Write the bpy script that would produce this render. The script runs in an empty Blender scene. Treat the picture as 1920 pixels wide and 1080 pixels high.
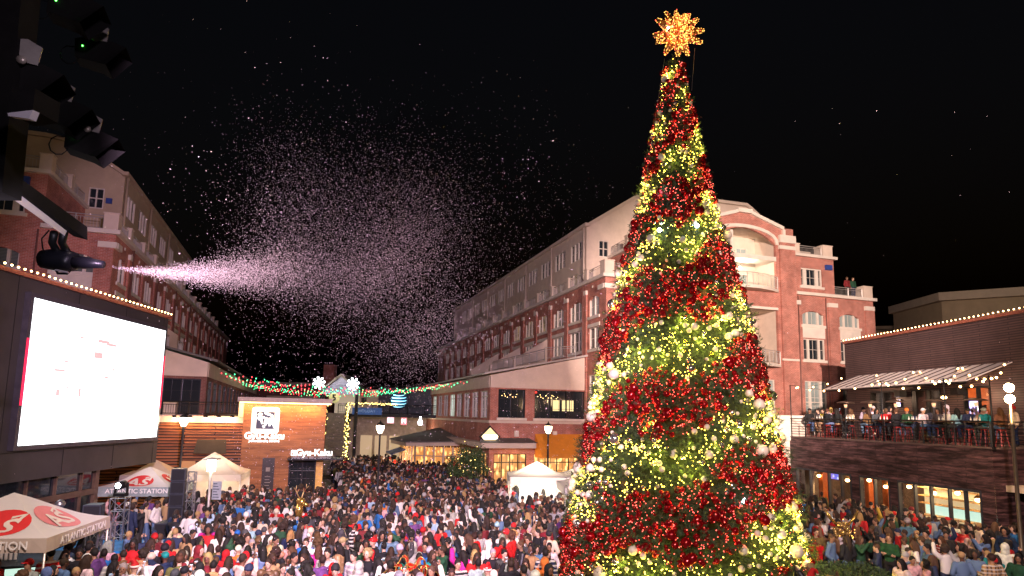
import bpy, math, random
import numpy as np
from mathutils import Vector, Matrix
random.seed(7); RNG = np.random.default_rng(7)
SC = bpy.context.scene; COL = SC.collection; PI = math.pi
# ------------------------------------------------------------------ camera geometry
FL, PX, PY, CH = 1200.0, 960.0, 624.0, 5.6
TH = math.atan((778-PY)/FL); RO = math.radians(1.12)
f0 = Vector((0, math.cos(TH), math.sin(TH))); _r = Vector((1,0,0)); _u = Vector((0,-math.sin(TH),math.cos(TH)))
RR = _r*math.cos(RO)+_u*math.sin(RO); UU = -_r*math.sin(RO)+_u*math.cos(RO)
def ray(x, y): return RR*((x-PX)/FL)-UU*((y-PY)/FL)+f0
def atY(x, y, Y):
    d = ray(x, y); t = Y/d.y; return Vector((d.x*t, Y, CH+d.z*t))
def atZ(x, y, z):
    d = ray(x, y); t = (z-CH)/d.z; return Vector((d.x*t, d.y*t, z))
def proj(v):
    v = Vector(v)-Vector((0,0,CH)); k = v.dot(f0); return (PX+FL*v.dot(RR)/k, PY-FL*v.dot(UU)/k)
def plane(ox, oy, ang, x, y, off=0.0):
    a = math.radians(ang); ux, uy = math.cos(a), math.sin(a); nx, ny = uy, -ux
    d = ray(x, y); ox += nx*off; oy += ny*off
    t = (ox*nx+oy*ny)/(d.x*nx+d.y*ny); X, Y = d.x*t, d.y*t
    return (X-ox)*ux+(Y-oy)*uy, CH+d.z*t
cam = bpy.data.cameras.new('camera'); co = bpy.data.objects.new('camera', cam); COL.objects.link(co)
mw = Matrix.Identity(4)
for i in range(3): mw[i][0], mw[i][1], mw[i][2] = RR[i], UU[i], -f0[i]
mw[2][3] = CH; co.matrix_world = mw
cam.sensor_width = 36; cam.lens = 36*FL/1920; cam.shift_y = (PY-540)/1920; cam.clip_end = 2000; cam.clip_start = .05
SC.camera = co
# ------------------------------------------------------------------ materials
MATS = {}
def nodes(m):
    m.use_nodes = True; nt = m.node_tree; return nt, nt.nodes, nt.links, nt.nodes['Principled BSDF']
def M(name, col, rough=.6, metal=0., var=.25, scale=3., bump=0., spec=.4, aniso=None, col2=None):
    if name in MATS: return MATS[name]
    m = bpy.data.materials.new(name); nt, N, L, p = nodes(m)
    tc = N.new('ShaderNodeTexCoord'); mp = N.new('ShaderNodeMapping'); L.new(tc.outputs['Object'], mp.inputs[0])
    if aniso: mp.inputs['Scale'].default_value = aniso
    nz = N.new('ShaderNodeTexNoise'); nz.inputs['Scale'].default_value = scale; nz.inputs['Detail'].default_value = 6
    nz.inputs['Roughness'].default_value = .65
    L.new(mp.outputs[0], nz.inputs['Vector'])
    r = N.new('ShaderNodeValToRGB'); e = r.color_ramp.elements
    e[0].position = .3; e[1].position = .7
    c2 = col2 or tuple(min(1, c*(1+var)) for c in col)
    e[0].color = (*[c*(1-var) for c in col], 1); e[1].color = (*c2, 1)
    L.new(nz.outputs['Fac'], r.inputs[0]); L.new(r.outputs[0], p.inputs['Base Color'])
    p.inputs['Roughness'].default_value = rough; p.inputs['Metallic'].default_value = metal
    p.inputs['Specular IOR Level'].default_value = spec
    if bump:
        b = N.new('ShaderNodeBump'); b.inputs['Strength'].default_value = bump; b.inputs['Distance'].default_value = .02
        L.new(nz.outputs['Fac'], b.inputs['Height']); L.new(b.outputs[0], p.inputs['Normal'])
    MATS[name] = m; return m
def EM(name, col, s, sample=True):
    if name in MATS: return MATS[name]
    m = bpy.data.materials.new(name); nt, N, L, p = nodes(m)
    p.inputs['Base Color'].default_value = (*[min(.6, c*.5) for c in col], 1)
    p.inputs['Emission Color'].default_value = (*col, 1); p.inputs['Emission Strength'].default_value = s
    if not sample: m.cycles.emission_sampling = 'NONE'
    MATS[name] = m; return m
def BRICK(name, c1, c2, mortar, w=.24, h=.085, rough=.85, big=.45):
    m = bpy.data.materials.new(name); nt, N, L, p = nodes(m)
    tc = N.new('ShaderNodeTexCoord'); s = N.new('ShaderNodeSeparateXYZ'); L.new(tc.outputs['Object'], s.inputs[0])
    a = N.new('ShaderNodeMath'); L.new(s.outputs[0], a.inputs[0]); L.new(s.outputs[1], a.inputs[1])
    cb = N.new('ShaderNodeCombineXYZ'); L.new(a.outputs[0], cb.inputs[0]); L.new(s.outputs[2], cb.inputs[1])
    b = N.new('ShaderNodeTexBrick'); L.new(cb.outputs[0], b.inputs['Vector'])
    b.inputs['Color1'].default_value = (*c1, 1); b.inputs['Color2'].default_value = (*c2, 1); b.inputs['Mortar'].default_value = (*mortar, 1)
    b.inputs['Scale'].default_value = 1; b.inputs['Brick Width'].default_value = w; b.inputs['Row Height'].default_value = h
    b.inputs['Mortar Size'].default_value = .008; b.inputs['Bias'].default_value = 0
    nz = N.new('ShaderNodeTexNoise'); nz.inputs['Scale'].default_value = .9; nz.inputs['Detail'].default_value = 8; nz.inputs['Roughness'].default_value = .7
    L.new(tc.outputs['Object'], nz.inputs['Vector'])
    mr = N.new('ShaderNodeMapRange'); mr.inputs['From Min'].default_value = .3; mr.inputs['From Max'].default_value = .7
    mr.inputs['To Min'].default_value = 1-big; mr.inputs['To Max'].default_value = 1+big*.6
    L.new(nz.outputs['Fac'], mr.inputs[0])
    mx = N.new('ShaderNodeMix'); mx.data_type = 'RGBA'; mx.blend_type = 'MULTIPLY'; mx.inputs[0].default_value = 1
    L.new(b.outputs['Color'], mx.inputs[6]); L.new(mr.outputs[0], mx.inputs[7]); L.new(mx.outputs[2], p.inputs['Base Color'])
    bp = N.new('ShaderNodeBump'); bp.inputs['Strength'].default_value = .4; bp.inputs['Distance'].default_value = .01; bp.invert = True
    L.new(b.outputs['Fac'], bp.inputs['Height']); L.new(bp.outputs[0], p.inputs['Normal'])
    p.inputs['Roughness'].default_value = rough; p.inputs['Specular IOR Level'].default_value = .25
    MATS[name] = m; return m
def OBJCOL(name, rough=.8, pattern=None, spec=.3, sheen=0.):
    m = bpy.data.materials.new(name); nt, N, L, p = nodes(m)
    oi = N.new('ShaderNodeObjectInfo'); tc = N.new('ShaderNodeTexCoord')
    nz = N.new('ShaderNodeTexNoise'); nz.inputs['Scale'].default_value = 9; nz.inputs['Detail'].default_value = 4
    L.new(tc.outputs['Object'], nz.inputs['Vector'])
    mr = N.new('ShaderNodeMapRange'); mr.inputs['From Min'].default_value = .3; mr.inputs['From Max'].default_value = .7
    mr.inputs['To Min'].default_value = .65; mr.inputs['To Max'].default_value = 1.2; L.new(nz.outputs['Fac'], mr.inputs[0])
    mx = N.new('ShaderNodeMix'); mx.data_type = 'RGBA'; mx.blend_type = 'MULTIPLY'; mx.inputs[0].default_value = 1
    L.new(oi.outputs['Color'], mx.inputs[6]); L.new(mr.outputs[0], mx.inputs[7]); out = mx.outputs[2]
    if pattern:
        s = N.new('ShaderNodeSeparateXYZ'); L.new(tc.outputs['Object'], s.inputs[0]); acc = None
        for k, ax in enumerate((0, 2) if pattern == 'plaid' else (2,)):
            w = N.new('ShaderNodeMath'); w.operation = 'MULTIPLY'; w.inputs[1].default_value = 11. if pattern == 'plaid' else 9.
            L.new(s.outputs[ax], w.inputs[0])
            fr = N.new('ShaderNodeMath'); fr.operation = 'FRACT'; L.new(w.outputs[0], fr.inputs[0])
            lt = N.new('ShaderNodeMath'); lt.operation = 'LESS_THAN'; lt.inputs[1].default_value = .38; L.new(fr.outputs[0], lt.inputs[0])
            mm = N.new('ShaderNodeMix'); mm.data_type = 'RGBA'; mm.blend_type = 'MIX'
            ml = N.new('ShaderNodeMath'); ml.operation = 'MULTIPLY'; ml.inputs[1].default_value = .75; L.new(lt.outputs[0], ml.inputs[0])
            L.new(ml.outputs[0], mm.inputs[0]); L.new(out, mm.inputs[6]); mm.inputs[7].default_value = (.03,.02,.025,1) if k == 0 and pattern == 'plaid' else (.6,.57,.52,1); out = mm.outputs[2]
    L.new(out, p.inputs['Base Color']); p.inputs['Roughness'].default_value = rough; p.inputs['Specular IOR Level'].default_value = spec
    bp = N.new('ShaderNodeBump'); bp.inputs['Strength'].default_value = .5; bp.inputs['Distance'].default_value = .03
    L.new(nz.outputs['Fac'], bp.inputs['Height']); L.new(bp.outputs[0], p.inputs['Normal'])
    MATS[name] = m; return m
def GLASS(name, tint=(.02,.025,.03), rough=.06, blinds=None):
    """window pane: a smooth dark reflecting sheet; with blinds the pale slats show through it"""
    m = bpy.data.materials.new(name); nt, N, L, p = nodes(m)
    p.inputs['Base Color'].default_value = (*tint, 1); p.inputs['Roughness'].default_value = rough; p.inputs['Specular IOR Level'].default_value = .8
    if blinds:
        tc = N.new('ShaderNodeTexCoord'); w = N.new('ShaderNodeTexWave'); w.bands_direction = 'Z'; w.inputs['Scale'].default_value = 4.; w.inputs['Distortion'].default_value = .3
        L.new(tc.outputs['Object'], w.inputs['Vector'])
        nz = N.new('ShaderNodeTexNoise'); nz.inputs['Scale'].default_value = .5; L.new(tc.outputs['Object'], nz.inputs['Vector'])
        a = N.new('ShaderNodeMath'); a.operation = 'MULTIPLY'; L.new(w.outputs['Fac'], a.inputs[0]); L.new(nz.outputs['Fac'], a.inputs[1])
        r = N.new('ShaderNodeValToRGB'); r.color_ramp.elements[0].color = (*[c*.45 for c in blinds], 1); r.color_ramp.elements[1].color = (*[c*1.3 for c in blinds], 1)
        r.color_ramp.elements[1].position = .5
        L.new(a.outputs[0], r.inputs[0]); L.new(r.outputs[0], p.inputs['Base Color'])
    MATS[name] = m; return m
def PLANKS(name, c1, c2, h=.14, w=1.6, rough=.6, mortar=(.01,.008,.008), spec=.3, mort=.006):
    m = BRICK(name, c1, c2, mortar, w, h, rough, .55); b = [n for n in m.node_tree.nodes if n.type == 'TEX_BRICK'][0]
    b.inputs['Mortar Size'].default_value = mort
    nz = [n for n in m.node_tree.nodes if n.type == 'TEX_NOISE'][0]
    mp = m.node_tree.nodes.new('ShaderNodeMapping'); mp.inputs['Scale'].default_value = (.9, .9, 7)
    tc = [n for n in m.node_tree.nodes if n.type == 'TEX_COORD'][0]
    m.node_tree.links.new(tc.outputs['Object'], mp.inputs[0]); m.node_tree.links.new(mp.outputs[0], nz.inputs['Vector'])
    return m
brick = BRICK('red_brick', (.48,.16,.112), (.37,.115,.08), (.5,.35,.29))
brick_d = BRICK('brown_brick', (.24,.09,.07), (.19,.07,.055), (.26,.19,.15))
cream = M('cream_stucco', (.62,.5,.4), .85, var=.09, scale=1.2)
creamd = M('tan_stucco', (.46,.35,.24), .85, var=.1, scale=1.)
white = M('white_trim', (.66,.58,.49), .6, var=.12, scale=1.3)
ironw = M('pale_metal', (.5,.46,.42), .45, .4, var=.1)
black = M('black_metal', (.02,.02,.022), .45, .6, var=.3)
dark = M('dark_panel', (.04,.034,.038), .55, .1, var=.25, scale=.8)
roofm = M('roof_membrane', (.12,.11,.1), .8)
steel = M('galvanised_steel', (.45,.46,.5), .35, .9, var=.15)
wglass = GLASS('blind_glass', blinds=(.16,.18,.16)); dglass = GLASS('dark_glass'); cglass = GLASS('curtain_glass', blinds=(.3,.36,.34))
def EMN(name, c1, c2, s, sc=1.2, stretch=(1,1,.5)):
    m = bpy.data.materials.new(name); nt, N, L, p = nodes(m); tc = N.new('ShaderNodeTexCoord'); mp = N.new('ShaderNodeMapping'); mp.inputs['Scale'].default_value = stretch
    nz = N.new('ShaderNodeTexVoronoi'); nz.inputs['Scale'].default_value = sc*1.6; n2 = N.new('ShaderNodeTexNoise'); n2.inputs['Scale'].default_value = sc*2.2; n2.inputs['Detail'].default_value = 5
    L.new(tc.outputs['Object'], mp.inputs[0]); L.new(mp.outputs[0], nz.inputs['Vector']); L.new(mp.outputs[0], n2.inputs['Vector'])
    a = N.new('ShaderNodeMath'); L.new(nz.outputs['Distance'], a.inputs[0]); L.new(n2.outputs['Fac'], a.inputs[1]); r = N.new('ShaderNodeValToRGB'); e = r.color_ramp.elements
    e[0].position = .55; e[0].color = (*c2,1); e[1].position = 1.0; e[1].color = (*c1,1); k = e.new(.78); k.color = (*[(a_+b_)*.5 for a_, b_ in zip(c1, c2)],1)
    L.new(a.outputs[0], r.inputs[0]); L.new(r.outputs[0], p.inputs['Emission Color']); p.inputs['Emission Strength'].default_value = s; p.inputs['Base Color'].default_value = (.05,.04,.03,1); MATS[name] = m; return m
warm = EMN('warm_interior', (.3,.12,.03), (1,.62,.2), 2.6, 2.4); yell = EM('yellow_room', (1,.85,.4), .9); cool = EM('cool_room', (.75,1,.85), .8)
dimlit = EMN('dim_lit_room', (.05,.03,.015), (.5,.32,.14), .7)
bulbw = EM('bulb_warm', (1,.55,.22), 22, False); lampw = EM('lamp_white', (1,.78,.5), 14)
concrete = M('concrete', (.3,.28,.26), .85, var=.15, scale=1.5, bump=.2)
# ------------------------------------------------------------------ mesh builder
class MB:
    def __init__(s): s.v = []; s.f = []; s.m = []; s.sm = []; s.cur = 0
    def mat(s, i): s.cur = i; return s
    def add(s, vs, fs, smooth=False):
        o = len(s.v); s.v += [tuple(v) for v in vs]
        for f in fs: s.f.append(tuple(i+o for i in f)); s.m.append(s.cur); s.sm.append(smooth)
        return s
    def box(s, a, b):
        (x0,y0,z0), (x1,y1,z1) = a, b
        return s.add([(x0,y0,z0),(x1,y0,z0),(x1,y1,z0),(x0,y1,z0),(x0,y0,z1),(x1,y0,z1),(x1,y1,z1),(x0,y1,z1)],
            [(0,3,2,1),(4,5,6,7),(0,1,5,4),(1,2,6,5),(2,3,7,6),(3,0,4,7)])
    def prism(s, pts, off):
        n = len(pts); off = Vector(off); q = [tuple(Vector(p)+off) for p in pts]
        return s.add(list(pts)+q, [tuple(range(n)), tuple(range(2*n-1, n-1, -1))]+[(i, (i+1)%n, n+(i+1)%n, n+i) for i in range(n)])
    def tube(s, pts, r, n=6, cap=True, r2=None):
        pts = [Vector(p) for p in pts]; k = len(pts); rings = []
        for i, p in enumerate(pts):
            t = (pts[min(i+1,k-1)]-pts[max(i-1,0)]).normalized()
            a = t.cross(Vector((0,0,1)) if abs(t.z) < .9 else Vector((1,0,0))).normalized(); b = t.cross(a)
            rr = r if r2 is None else r+(r2-r)*i/(k-1)
            if isinstance(r, (list, tuple)): rr = r[i]
            rings += [p+(a*math.cos(2*PI*j/n)+b*math.sin(2*PI*j/n))*rr for j in range(n)]
        fs = [(i*n+j, i*n+(j+1)%n, (i+1)*n+(j+1)%n, (i+1)*n+j) for i in range(k-1) for j in range(n)]
        if cap: fs += [tuple(range(n-1,-1,-1)), tuple(range((k-1)*n, k*n))]
        return s.add(rings, fs, n > 5)
    def lathe(s, prof, c=(0,0,0), n=12, cap=True):
        k = len(prof); vs = [(c[0]+r*math.cos(2*PI*j/n), c[1]+r*math.sin(2*PI*j/n), c[2]+z) for r, z in prof for j in range(n)]
        fs = [(i*n+j, i*n+(j+1)%n, (i+1)*n+(j+1)%n, (i+1)*n+j) for i in range(k-1) for j in range(n)]
        if cap: fs += [tuple(range(n-1,-1,-1)), tuple(range((k-1)*n, k*n))]
        return s.add(vs, fs, True)
    def ball(s, c, r, n=8, k=5, sc=(1,1,1)):
        vs = [(c[0], c[1], c[2]-r*sc[2])]
        for i in range(1, k):
            a = -PI/2+PI*i/k
            vs += [(c[0]+sc[0]*r*math.cos(a)*math.cos(2*PI*j/n), c[1]+sc[1]*r*math.cos(a)*math.sin(2*PI*j/n), c[2]+sc[2]*r*math.sin(a)) for j in range(n)]
        vs.append((c[0], c[1], c[2]+r*sc[2])); T = len(vs)-1
        fs = [(0, 1+(j+1)%n, 1+j) for j in range(n)]+[(1+i*n+j, 1+i*n+(j+1)%n, 1+(i+1)*n+(j+1)%n, 1+(i+1)*n+j) for i in range(k-2) for j in range(n)]
        fs += [(1+(k-2)*n+j, 1+(k-2)*n+(j+1)%n, T) for j in range(n)]
        return s.add(vs, fs, True)
    def build(s, name, mats, parent=None, loc=None):
        me = bpy.data.meshes.new(name); me.from_pydata(s.v, [], s.f)
        for m in (mats if isinstance(mats, (list, tuple)) else [mats]): me.materials.append(m)
        me.polygons.foreach_set('material_index', s.m); me.polygons.foreach_set('use_smooth', s.sm); me.update()
        o = bpy.data.objects.new(name, me); COL.objects.link(o)
        if parent: o.parent = parent
        if loc: o.location = loc
        return o
def tag(o, label=None, cat=None, group=None, kind=None):
    if label: o['label'] = label
    if cat: o['category'] = cat
    if group: o['group'] = group
    if kind: o['kind'] = kind
    return o
def thing(name, label, cat, loc=(0,0,0), rotz=0., group=None):
    o = bpy.data.objects.new(name, None); COL.objects.link(o); o.location = loc; o.rotation_euler = (0,0,rotz); o.empty_display_size = .2
    return tag(o, label, cat, group)
def kids(o, _c={}):
    return [c for c in COL.objects if c.parent == o]
def copy_tree(o, ch=None):
    """ch: list of (child, [grandchildren]) collected beforehand"""
    c = o.copy(); COL.objects.link(c)
    for a, gs in ch:
        b = a.copy(); COL.objects.link(b); b.parent = c
        for g in gs: d = g.copy(); COL.objects.link(d); d.parent = b
    return c
def family(o): return [(a, kids(a)) for a in kids(o)]
def text_mb(txt, size, ext=.02, bold=0.0, spacing=1.0):
    cu = bpy.data.curves.new('t', 'FONT'); cu.body = txt; cu.size = size; cu.extrude = ext; cu.align_x = 'CENTER'; cu.align_y = 'CENTER'
    cu.offset = bold; cu.space_character = spacing; cu.resolution_u = 3
    o = bpy.data.objects.new('t', cu); COL.objects.link(o); dg = bpy.context.evaluated_depsgraph_get()
    me = bpy.data.meshes.new_from_object(o.evaluated_get(dg)); bpy.data.objects.remove(o); bpy.data.curves.remove(cu)
    return me
def sign_text(name, txt, size, mat, parent, loc, xdir=(1,0,0), up=(0,0,1), ext=.02, bold=0., spacing=1., warp=None):
    me = text_mb(txt, size, ext, bold, spacing); me.name = name; me.materials.clear(); me.materials.append(mat)
    o = bpy.data.objects.new(name, me); COL.objects.link(o); o.parent = parent
    x = Vector(xdir).normalized(); y = Vector(up).normalized(); z = x.cross(y).normalized(); y = z.cross(x)
    m = Matrix.Identity(4)
    for i in range(3): m[i][0], m[i][1], m[i][2], m[i][3] = x[i], y[i], z[i], loc[i]
    if warp:
        for v in me.vertices: v.co = warp(m @ v.co)
    else: o.matrix_local = m
    return o
def holes_wall(mb, P, u0, u1, z0, z1, holes, dep=.22):
    """wall in the P(u,z,d) plane; holes (u0,u1,z0,z1,rise) are real openings with reveals"""
    us = sorted({u0,u1,*[h[0] for h in holes],*[h[1] for h in holes]}); zs = sorted({z0,z1,*[h[2] for h in holes],*[h[3] for h in holes]})
    us = [u for u in us if u0 <= u <= u1]; zs = [z for z in zs if z0 <= z <= z1]
    for i in range(len(us)-1):
        for j in range(len(zs)-1):
            cu, cz = (us[i]+us[i+1])/2, (zs[j]+zs[j+1])/2
            if any(h[0] < cu < h[1] and h[2] < cz < h[3] for h in holes): continue
            mb.add([P(us[i],zs[j],0),P(us[i+1],zs[j],0),P(us[i+1],zs[j+1],0),P(us[i],zs[j+1],0)], [(0,1,2,3)])
    for h in holes:
        a, b, c, d = h[:4]; rise = h[4] if len(h) > 4 else 0
        top = [(a+(b-a)*k/10, d-rise+rise*math.sin(PI*k/10)**.8) for k in range(11)] if rise else [(a,d),(b,d)]
        if rise:
            for k in range(10):
                (p,q),(r,s) = top[k], top[k+1]
                mb.add([P(p,q,0),P(r,s,0),P(r,d,0),P(p,d,0)], [(0,1,2,3)])
        loop = [(a,c),(b,c)]+top[::-1]
        n = len(loop)
        mb.add([P(u,z,0) for u,z in loop]+[P(u,z,-dep) for u,z in loop], [(i,(i+1)%n,n+(i+1)%n,n+i) for i in range(n)])
def pbox(mb, P, u0, u1, z0, z1, d0, d1):
    vs = [P(u,z,d) for d in (d0,d1) for u,z in ((u0,z0),(u1,z0),(u1,z1),(u0,z1))]
    mb.add(vs, [(0,1,2,3),(7,6,5,4),(0,4,5,1),(1,5,6,2),(2,6,7,3),(3,7,4,0)])
def window(parent, P, u0, u1, z0, z1, muls=(.3,.7), trans=(), rise=0., fm=None, gm=None, sill=True, head=False, dep=.2, fw=.07, mw_=None, name='window', label=None, sd=.14):
    fm = fm or white; gm = gm or wglass; mb = MB()
    if gm is wglass or gm is cglass:
        q_ = random.random(); gm = dimlit if q_ < .07 else dglass if q_ < .32 else cglass if q_ < .5 else gm
    mw_ = mw_ or fw; d1 = -dep+.14
    pbox(mb, P, u0+.004, u0+fw, z0+.004, z1-.004, -dep+.02, d1); pbox(mb, P, u1-fw, u1-.004, z0+.004, z1-.004, -dep+.02, d1)
    pbox(mb, P, u0+fw, u1-fw, z0+.004, z0+fw, -dep+.02, d1)
    if not rise: pbox(mb, P, u0+fw, u1-fw, z1-fw, z1-.004, -dep+.02, d1)
    W = u1-u0; Hh = z1-z0
    for m in muls: pbox(mb, P, u0+W*m-mw_/2, u0+W*m+mw_/2, z0+fw, z1-.01 if rise else z1-fw, -dep+.02, d1-.004)
    for t in trans: pbox(mb, P, u0+fw, u1-fw, z0+Hh*t-.03, z0+Hh*t+.03, -dep+.02, d1-.02)
    k = 4
    for i in range(1, int(W/.45)): pbox(mb, P, u0+W*i/int(W/.45)-.012, u0+W*i/int(W/.45)+.012, z0+fw, z1-fw, -dep+.012, -dep+.03)
    for i in range(1, int(Hh/.55)): pbox(mb, P, u0+fw, u1-fw, z0+Hh*i/int(Hh/.55)-.012, z0+Hh*i/int(Hh/.55)+.012, -dep+.012, -dep+.03)
    w = mb.build(name, fm, parent)
    g = MB(); g.add([P(u0,z0,-dep),P(u1,z0,-dep),P(u1,z1,-dep),P(u0,z1,-dep)], [(0,1,2,3)]); pn = g.build('pane', gm, w)
    if sill:
        s = MB(); pbox(s, P, u0-sd, u1+sd, z0-.2, z0-.002, -.1, .09); s.build('sill', white, w)
        if head: s = MB(); pbox(s, P, u0-sd, u1+sd, z1+.002, z1+.26, -.1, .06); s.build('lintel', white, w)
    if label: w['label'] = label
    return w
def railing(parent, pts, h=1.05, gap=.14, mat=None, post=1.6, name='railing', bars=False, rb=.012):
    mb = MB(); pts = [Vector(p) for p in pts]
    for a, b in zip(pts, pts[1:]):
        L = (b-a).length; z = Vector((0,0,1)); n = max(1, round(L/post))
        for hh in ([h, h-.14, .12] if not bars else [h*k/7 for k in range(1, 8)]): mb.tube([a+z*hh, b+z*hh], .03 if hh == h else .018, 4)
        for i in range(n+1): p = a.lerp(b, i/n); mb.tube([p, p+z*h], .035, 4)
        if not bars:
            k = max(1, int(L/gap))
            for i in range(1, k): p = a.lerp(b, i/k); mb.tube([p+z*.12, p+z*(h-.14)], rb, 3, cap=False)
    return mb.build(name, mat or ironw, parent)
# ------------------------------------------------------------------ two long apartment buildings (mirror images across the street)
ANG = math.radians(17.9)
def W(o, x, y, z=0.):
    """street frame point (x along the fronts, y up the street) from corner o"""
    return Vector((o[0]+x*math.cos(ANG)-y*math.sin(ANG), o[1]+x*math.sin(ANG)+y*math.cos(ANG), z))
RC = (6.5, 44.2); LC = (-22.79, 35.7)
awn_blue = M('blue_canvas', (.05,.09,.25), .8); orange = M('orange_canvas', (.75,.28,.03), .7, var=.1)
def apartment(label, org, s, umax, plen, full):
    B = thing('brick_apartment_building', label, 'building', (org[0], org[1], 0), ANG, 'apartment buildings along the street')
    F = lambda yf: (lambda u, z, d: (s*u, yf-d, z)); S = lambda xf: (lambda u, z, d: (s*(xf-d), u, z))
    F0, S0 = F(0), S(0); bm = brick
    cols = [(1.0,2.7)]+[(4.0+3.58*k, 6.3+3.58*k) for k in range(14)]
    cols = [c for c in cols if c[1] < 56]
    # street wall
    mb = MB(); hs = []
    for i, (a, b) in enumerate(cols): hs += [(a,b,12.85,14.35,.28), (a,b,10.45,12.05)]
    hs.append((1.0,2.7,5.9,8.6))
    holes_wall(mb, S0, 0, 58, 0, 15.6, hs)
    # front wall, low wing, tall wing, bay
    fw = [(.9,2.95),(4.5,6.6)]
    if full: fw += [(17.0,19.08),(20.66,22.68)]
    fh = []
    for a, b in fw: fh += [(a,b,13.05,14.15,.3),(a,b,10.3,11.95),(a,b,6.1,8.65)]
    if full: fh += [(8.94,14.66,9.84,14.0),(9.2,14.19,5.49,8.63)]
    holes_wall(mb, F0, 0, umax, 0, 15.6, fh)
    def up(u0, u1, z1, hh): holes_wall(mb, F0, u0, u1, 15.6, z1, hh); 
    up(3.6, 7.2, 18.5, [(4.5,6.6,16.15,17.6)])
    if full:
        up(16.4, 20.3, 18.5, [(17.04,19.11,16.15,17.6)])
        up(7.2, 16.4, 20.6, [(8.94,14.66,15.6,20.27,1.1)])
        mb.add([F0(8.3,20.6,0),F0(15.28,20.6,0),F0(12.5,21.55,0),F0(11.1,21.55,0)], [(0,1,2,3)])
        mb.add([F0(7.2,15.6,0),(s*7.2,6.5,15.6),(s*7.2,6.5,20.6),F0(7.2,20.6,0)], [(0,1,2,3)]); mb.add([F0(16.4,15.6,0),(s*16.4,6.5,15.6),(s*16.4,6.5,20.6),F0(16.4,20.6,0)], [(0,1,2,3)])
        mb.add([F0(20.3,15.6,0),(s*20.3,6.5,15.6),(s*20.3,6.5,18.5),F0(20.3,18.5,0)], [(0,1,2,3)])
        mb.add([F0(24.2,0,0),(s*24.2,20,0),(s*24.2,20,15.6),F0(24.2,15.6,0)], [(0,1,2,3)])
    else:
        mb.add([F0(7.2,15.6,0),(s*7.2,6.5,15.6),(s*7.2,6.5,18.5),F0(7.2,18.5,0)], [(0,1,2,3)])
    mb.add([F0(3.6,15.6,0),(s*3.6,6.5,15.6),(s*3.6,6.5,18.5),F0(3.6,18.5,0)], [(0,1,2,3)])
    mb.add([(s*1.5,58,0),(0,58,0),(0,58,15.6),(s*1.5,58,15.6)], [(0,1,2,3)]); mb.add([(0,58,0),(s*14,58,0),(s*14,58,15.6),(0,58,15.6)], [(0,1,2,3)])
    # pilasters
    for u in ([.0,] + ([19.5,23.27] if full else [])): pbox(mb, F0, u+.002, u+.9, .3, 14.6, .0, .14)
    if full:
        pbox(mb, F0, 14.95, 16.4, .3, 19.4, 0, .16); pbox(mb, F0, 7.2, 8.65, .3, 19.4, 0, .16)
        for ang_ in range(-5, 6):
            a = ang_*.13; c = (11.8, 17.2); 
            pbox(mb, F0, c[0]+3.3*math.sin(a)-.02, c[0]+3.3*math.sin(a)+.02, c[1]+3.3*math.cos(a), c[1]+3.3*math.cos(a)+.02, 0, .01)
    for k in range(15): pbox(mb, S0, 2.98+3.58*k, 3.58+3.58*k, .3, 14.7, 0, .12)
    mb.build('brick_wall', bm, B)
    # white cornices, bands, blocks
    t = MB(); pbox(t, S0, .0, 58, 15.38, 15.62, -.02, .28); pbox(t, F0, -.28, 3.6, 15.381, 15.621, -.02, .28)
    if full: pbox(t, F0, 16.4, 24.4, 15.38, 15.62, -.02, .25); pbox(t, F0, 16.4, 20.5, 18.48, 18.7, -.02, .25); pbox(t, F0, 14.9, 16.45, 18.88, 19.16, .0, .2); pbox(t, F0, 7.15, 8.7, 18.88, 19.16, .0, .2)
    pbox(t, F0, 3.4, 7.2, 18.48, 18.7, -.02, .25); pbox(t, lambda u,z,d: (s*(3.6-d), u, z), .03, 6.5, 18.481, 18.701, -.02, .22)
    for k in range(16): pbox(t, S0, 2.95+3.58*k, 3.61+3.58*k, 14.6, 14.92, .0, .17)
    for k in range(30): pbox(t, S0, 2.+1.79*k, 2.16+1.79*k, 14.98, 15.14, .0, .04)
    for u in ([-.14] + ([19.45,23.22,16.36] if full else [])): pbox(t, F0, u, u+(.95 if u != 16.36 else .42), 14.58, 14.92, .0, .18)
    pbox(t, S0, -.0, .9, 14.581, 14.921, .0, .18)
    if full:
        for sg in (-1, 1):
            pts = [(11.8+sg*.62,21.62),(11.8+sg*3.6,20.68),(11.8+sg*3.6,20.42),(11.8+sg*.62,21.36)]
            t.prism([F0(u,z,.2) for u,z in pts], (0,.4,0))
            pbox(t, F0, min(11.8+sg*3.5,11.8+sg*3.72), max(11.8+sg*3.5,11.8+sg*3.72), 20.0, 20.45, -.1, .18)
            pbox(t, F0, *( (14.95,16.45) if sg > 0 else (7.15,8.65)), 19.4, 20.0, -1.5, .24)
        pbox(t, F0, 11.15, 12.45, 21.4, 21.72, -.2, .25)
        n = 12
        for k in range(n):   # arch moulding
            a0, a1 = PI*k/n, PI*(k+1)/n; f = lambda a, e: (11.8-(2.86+e)*math.cos(a), 20.27-1.1+(1.1+e)*math.sin(a)**.8)
            q = [f(a0,0),f(a1,0),f(a1,.26),f(a0,.26)]; t.prism([F0(u,z,.1) for u,z in q], (0,.1,0))
        pbox(t, F0, 14.8, 16.4, 10.12, 10.27, .16, .22); pbox(t, F0, 8.9, 14.7, 14.0, 14.2, .0, .05)
        for a, b in fw[2:]: pbox(t, F0, a-.03, b+.03, 12.02, 12.98, .0, .05)
    for a, b in fw[:2]: pbox(t, F0, a-.03, b+.03, 12.02, 12.98, .0, .05)
    t.build('stone_trim', white, B)
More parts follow.
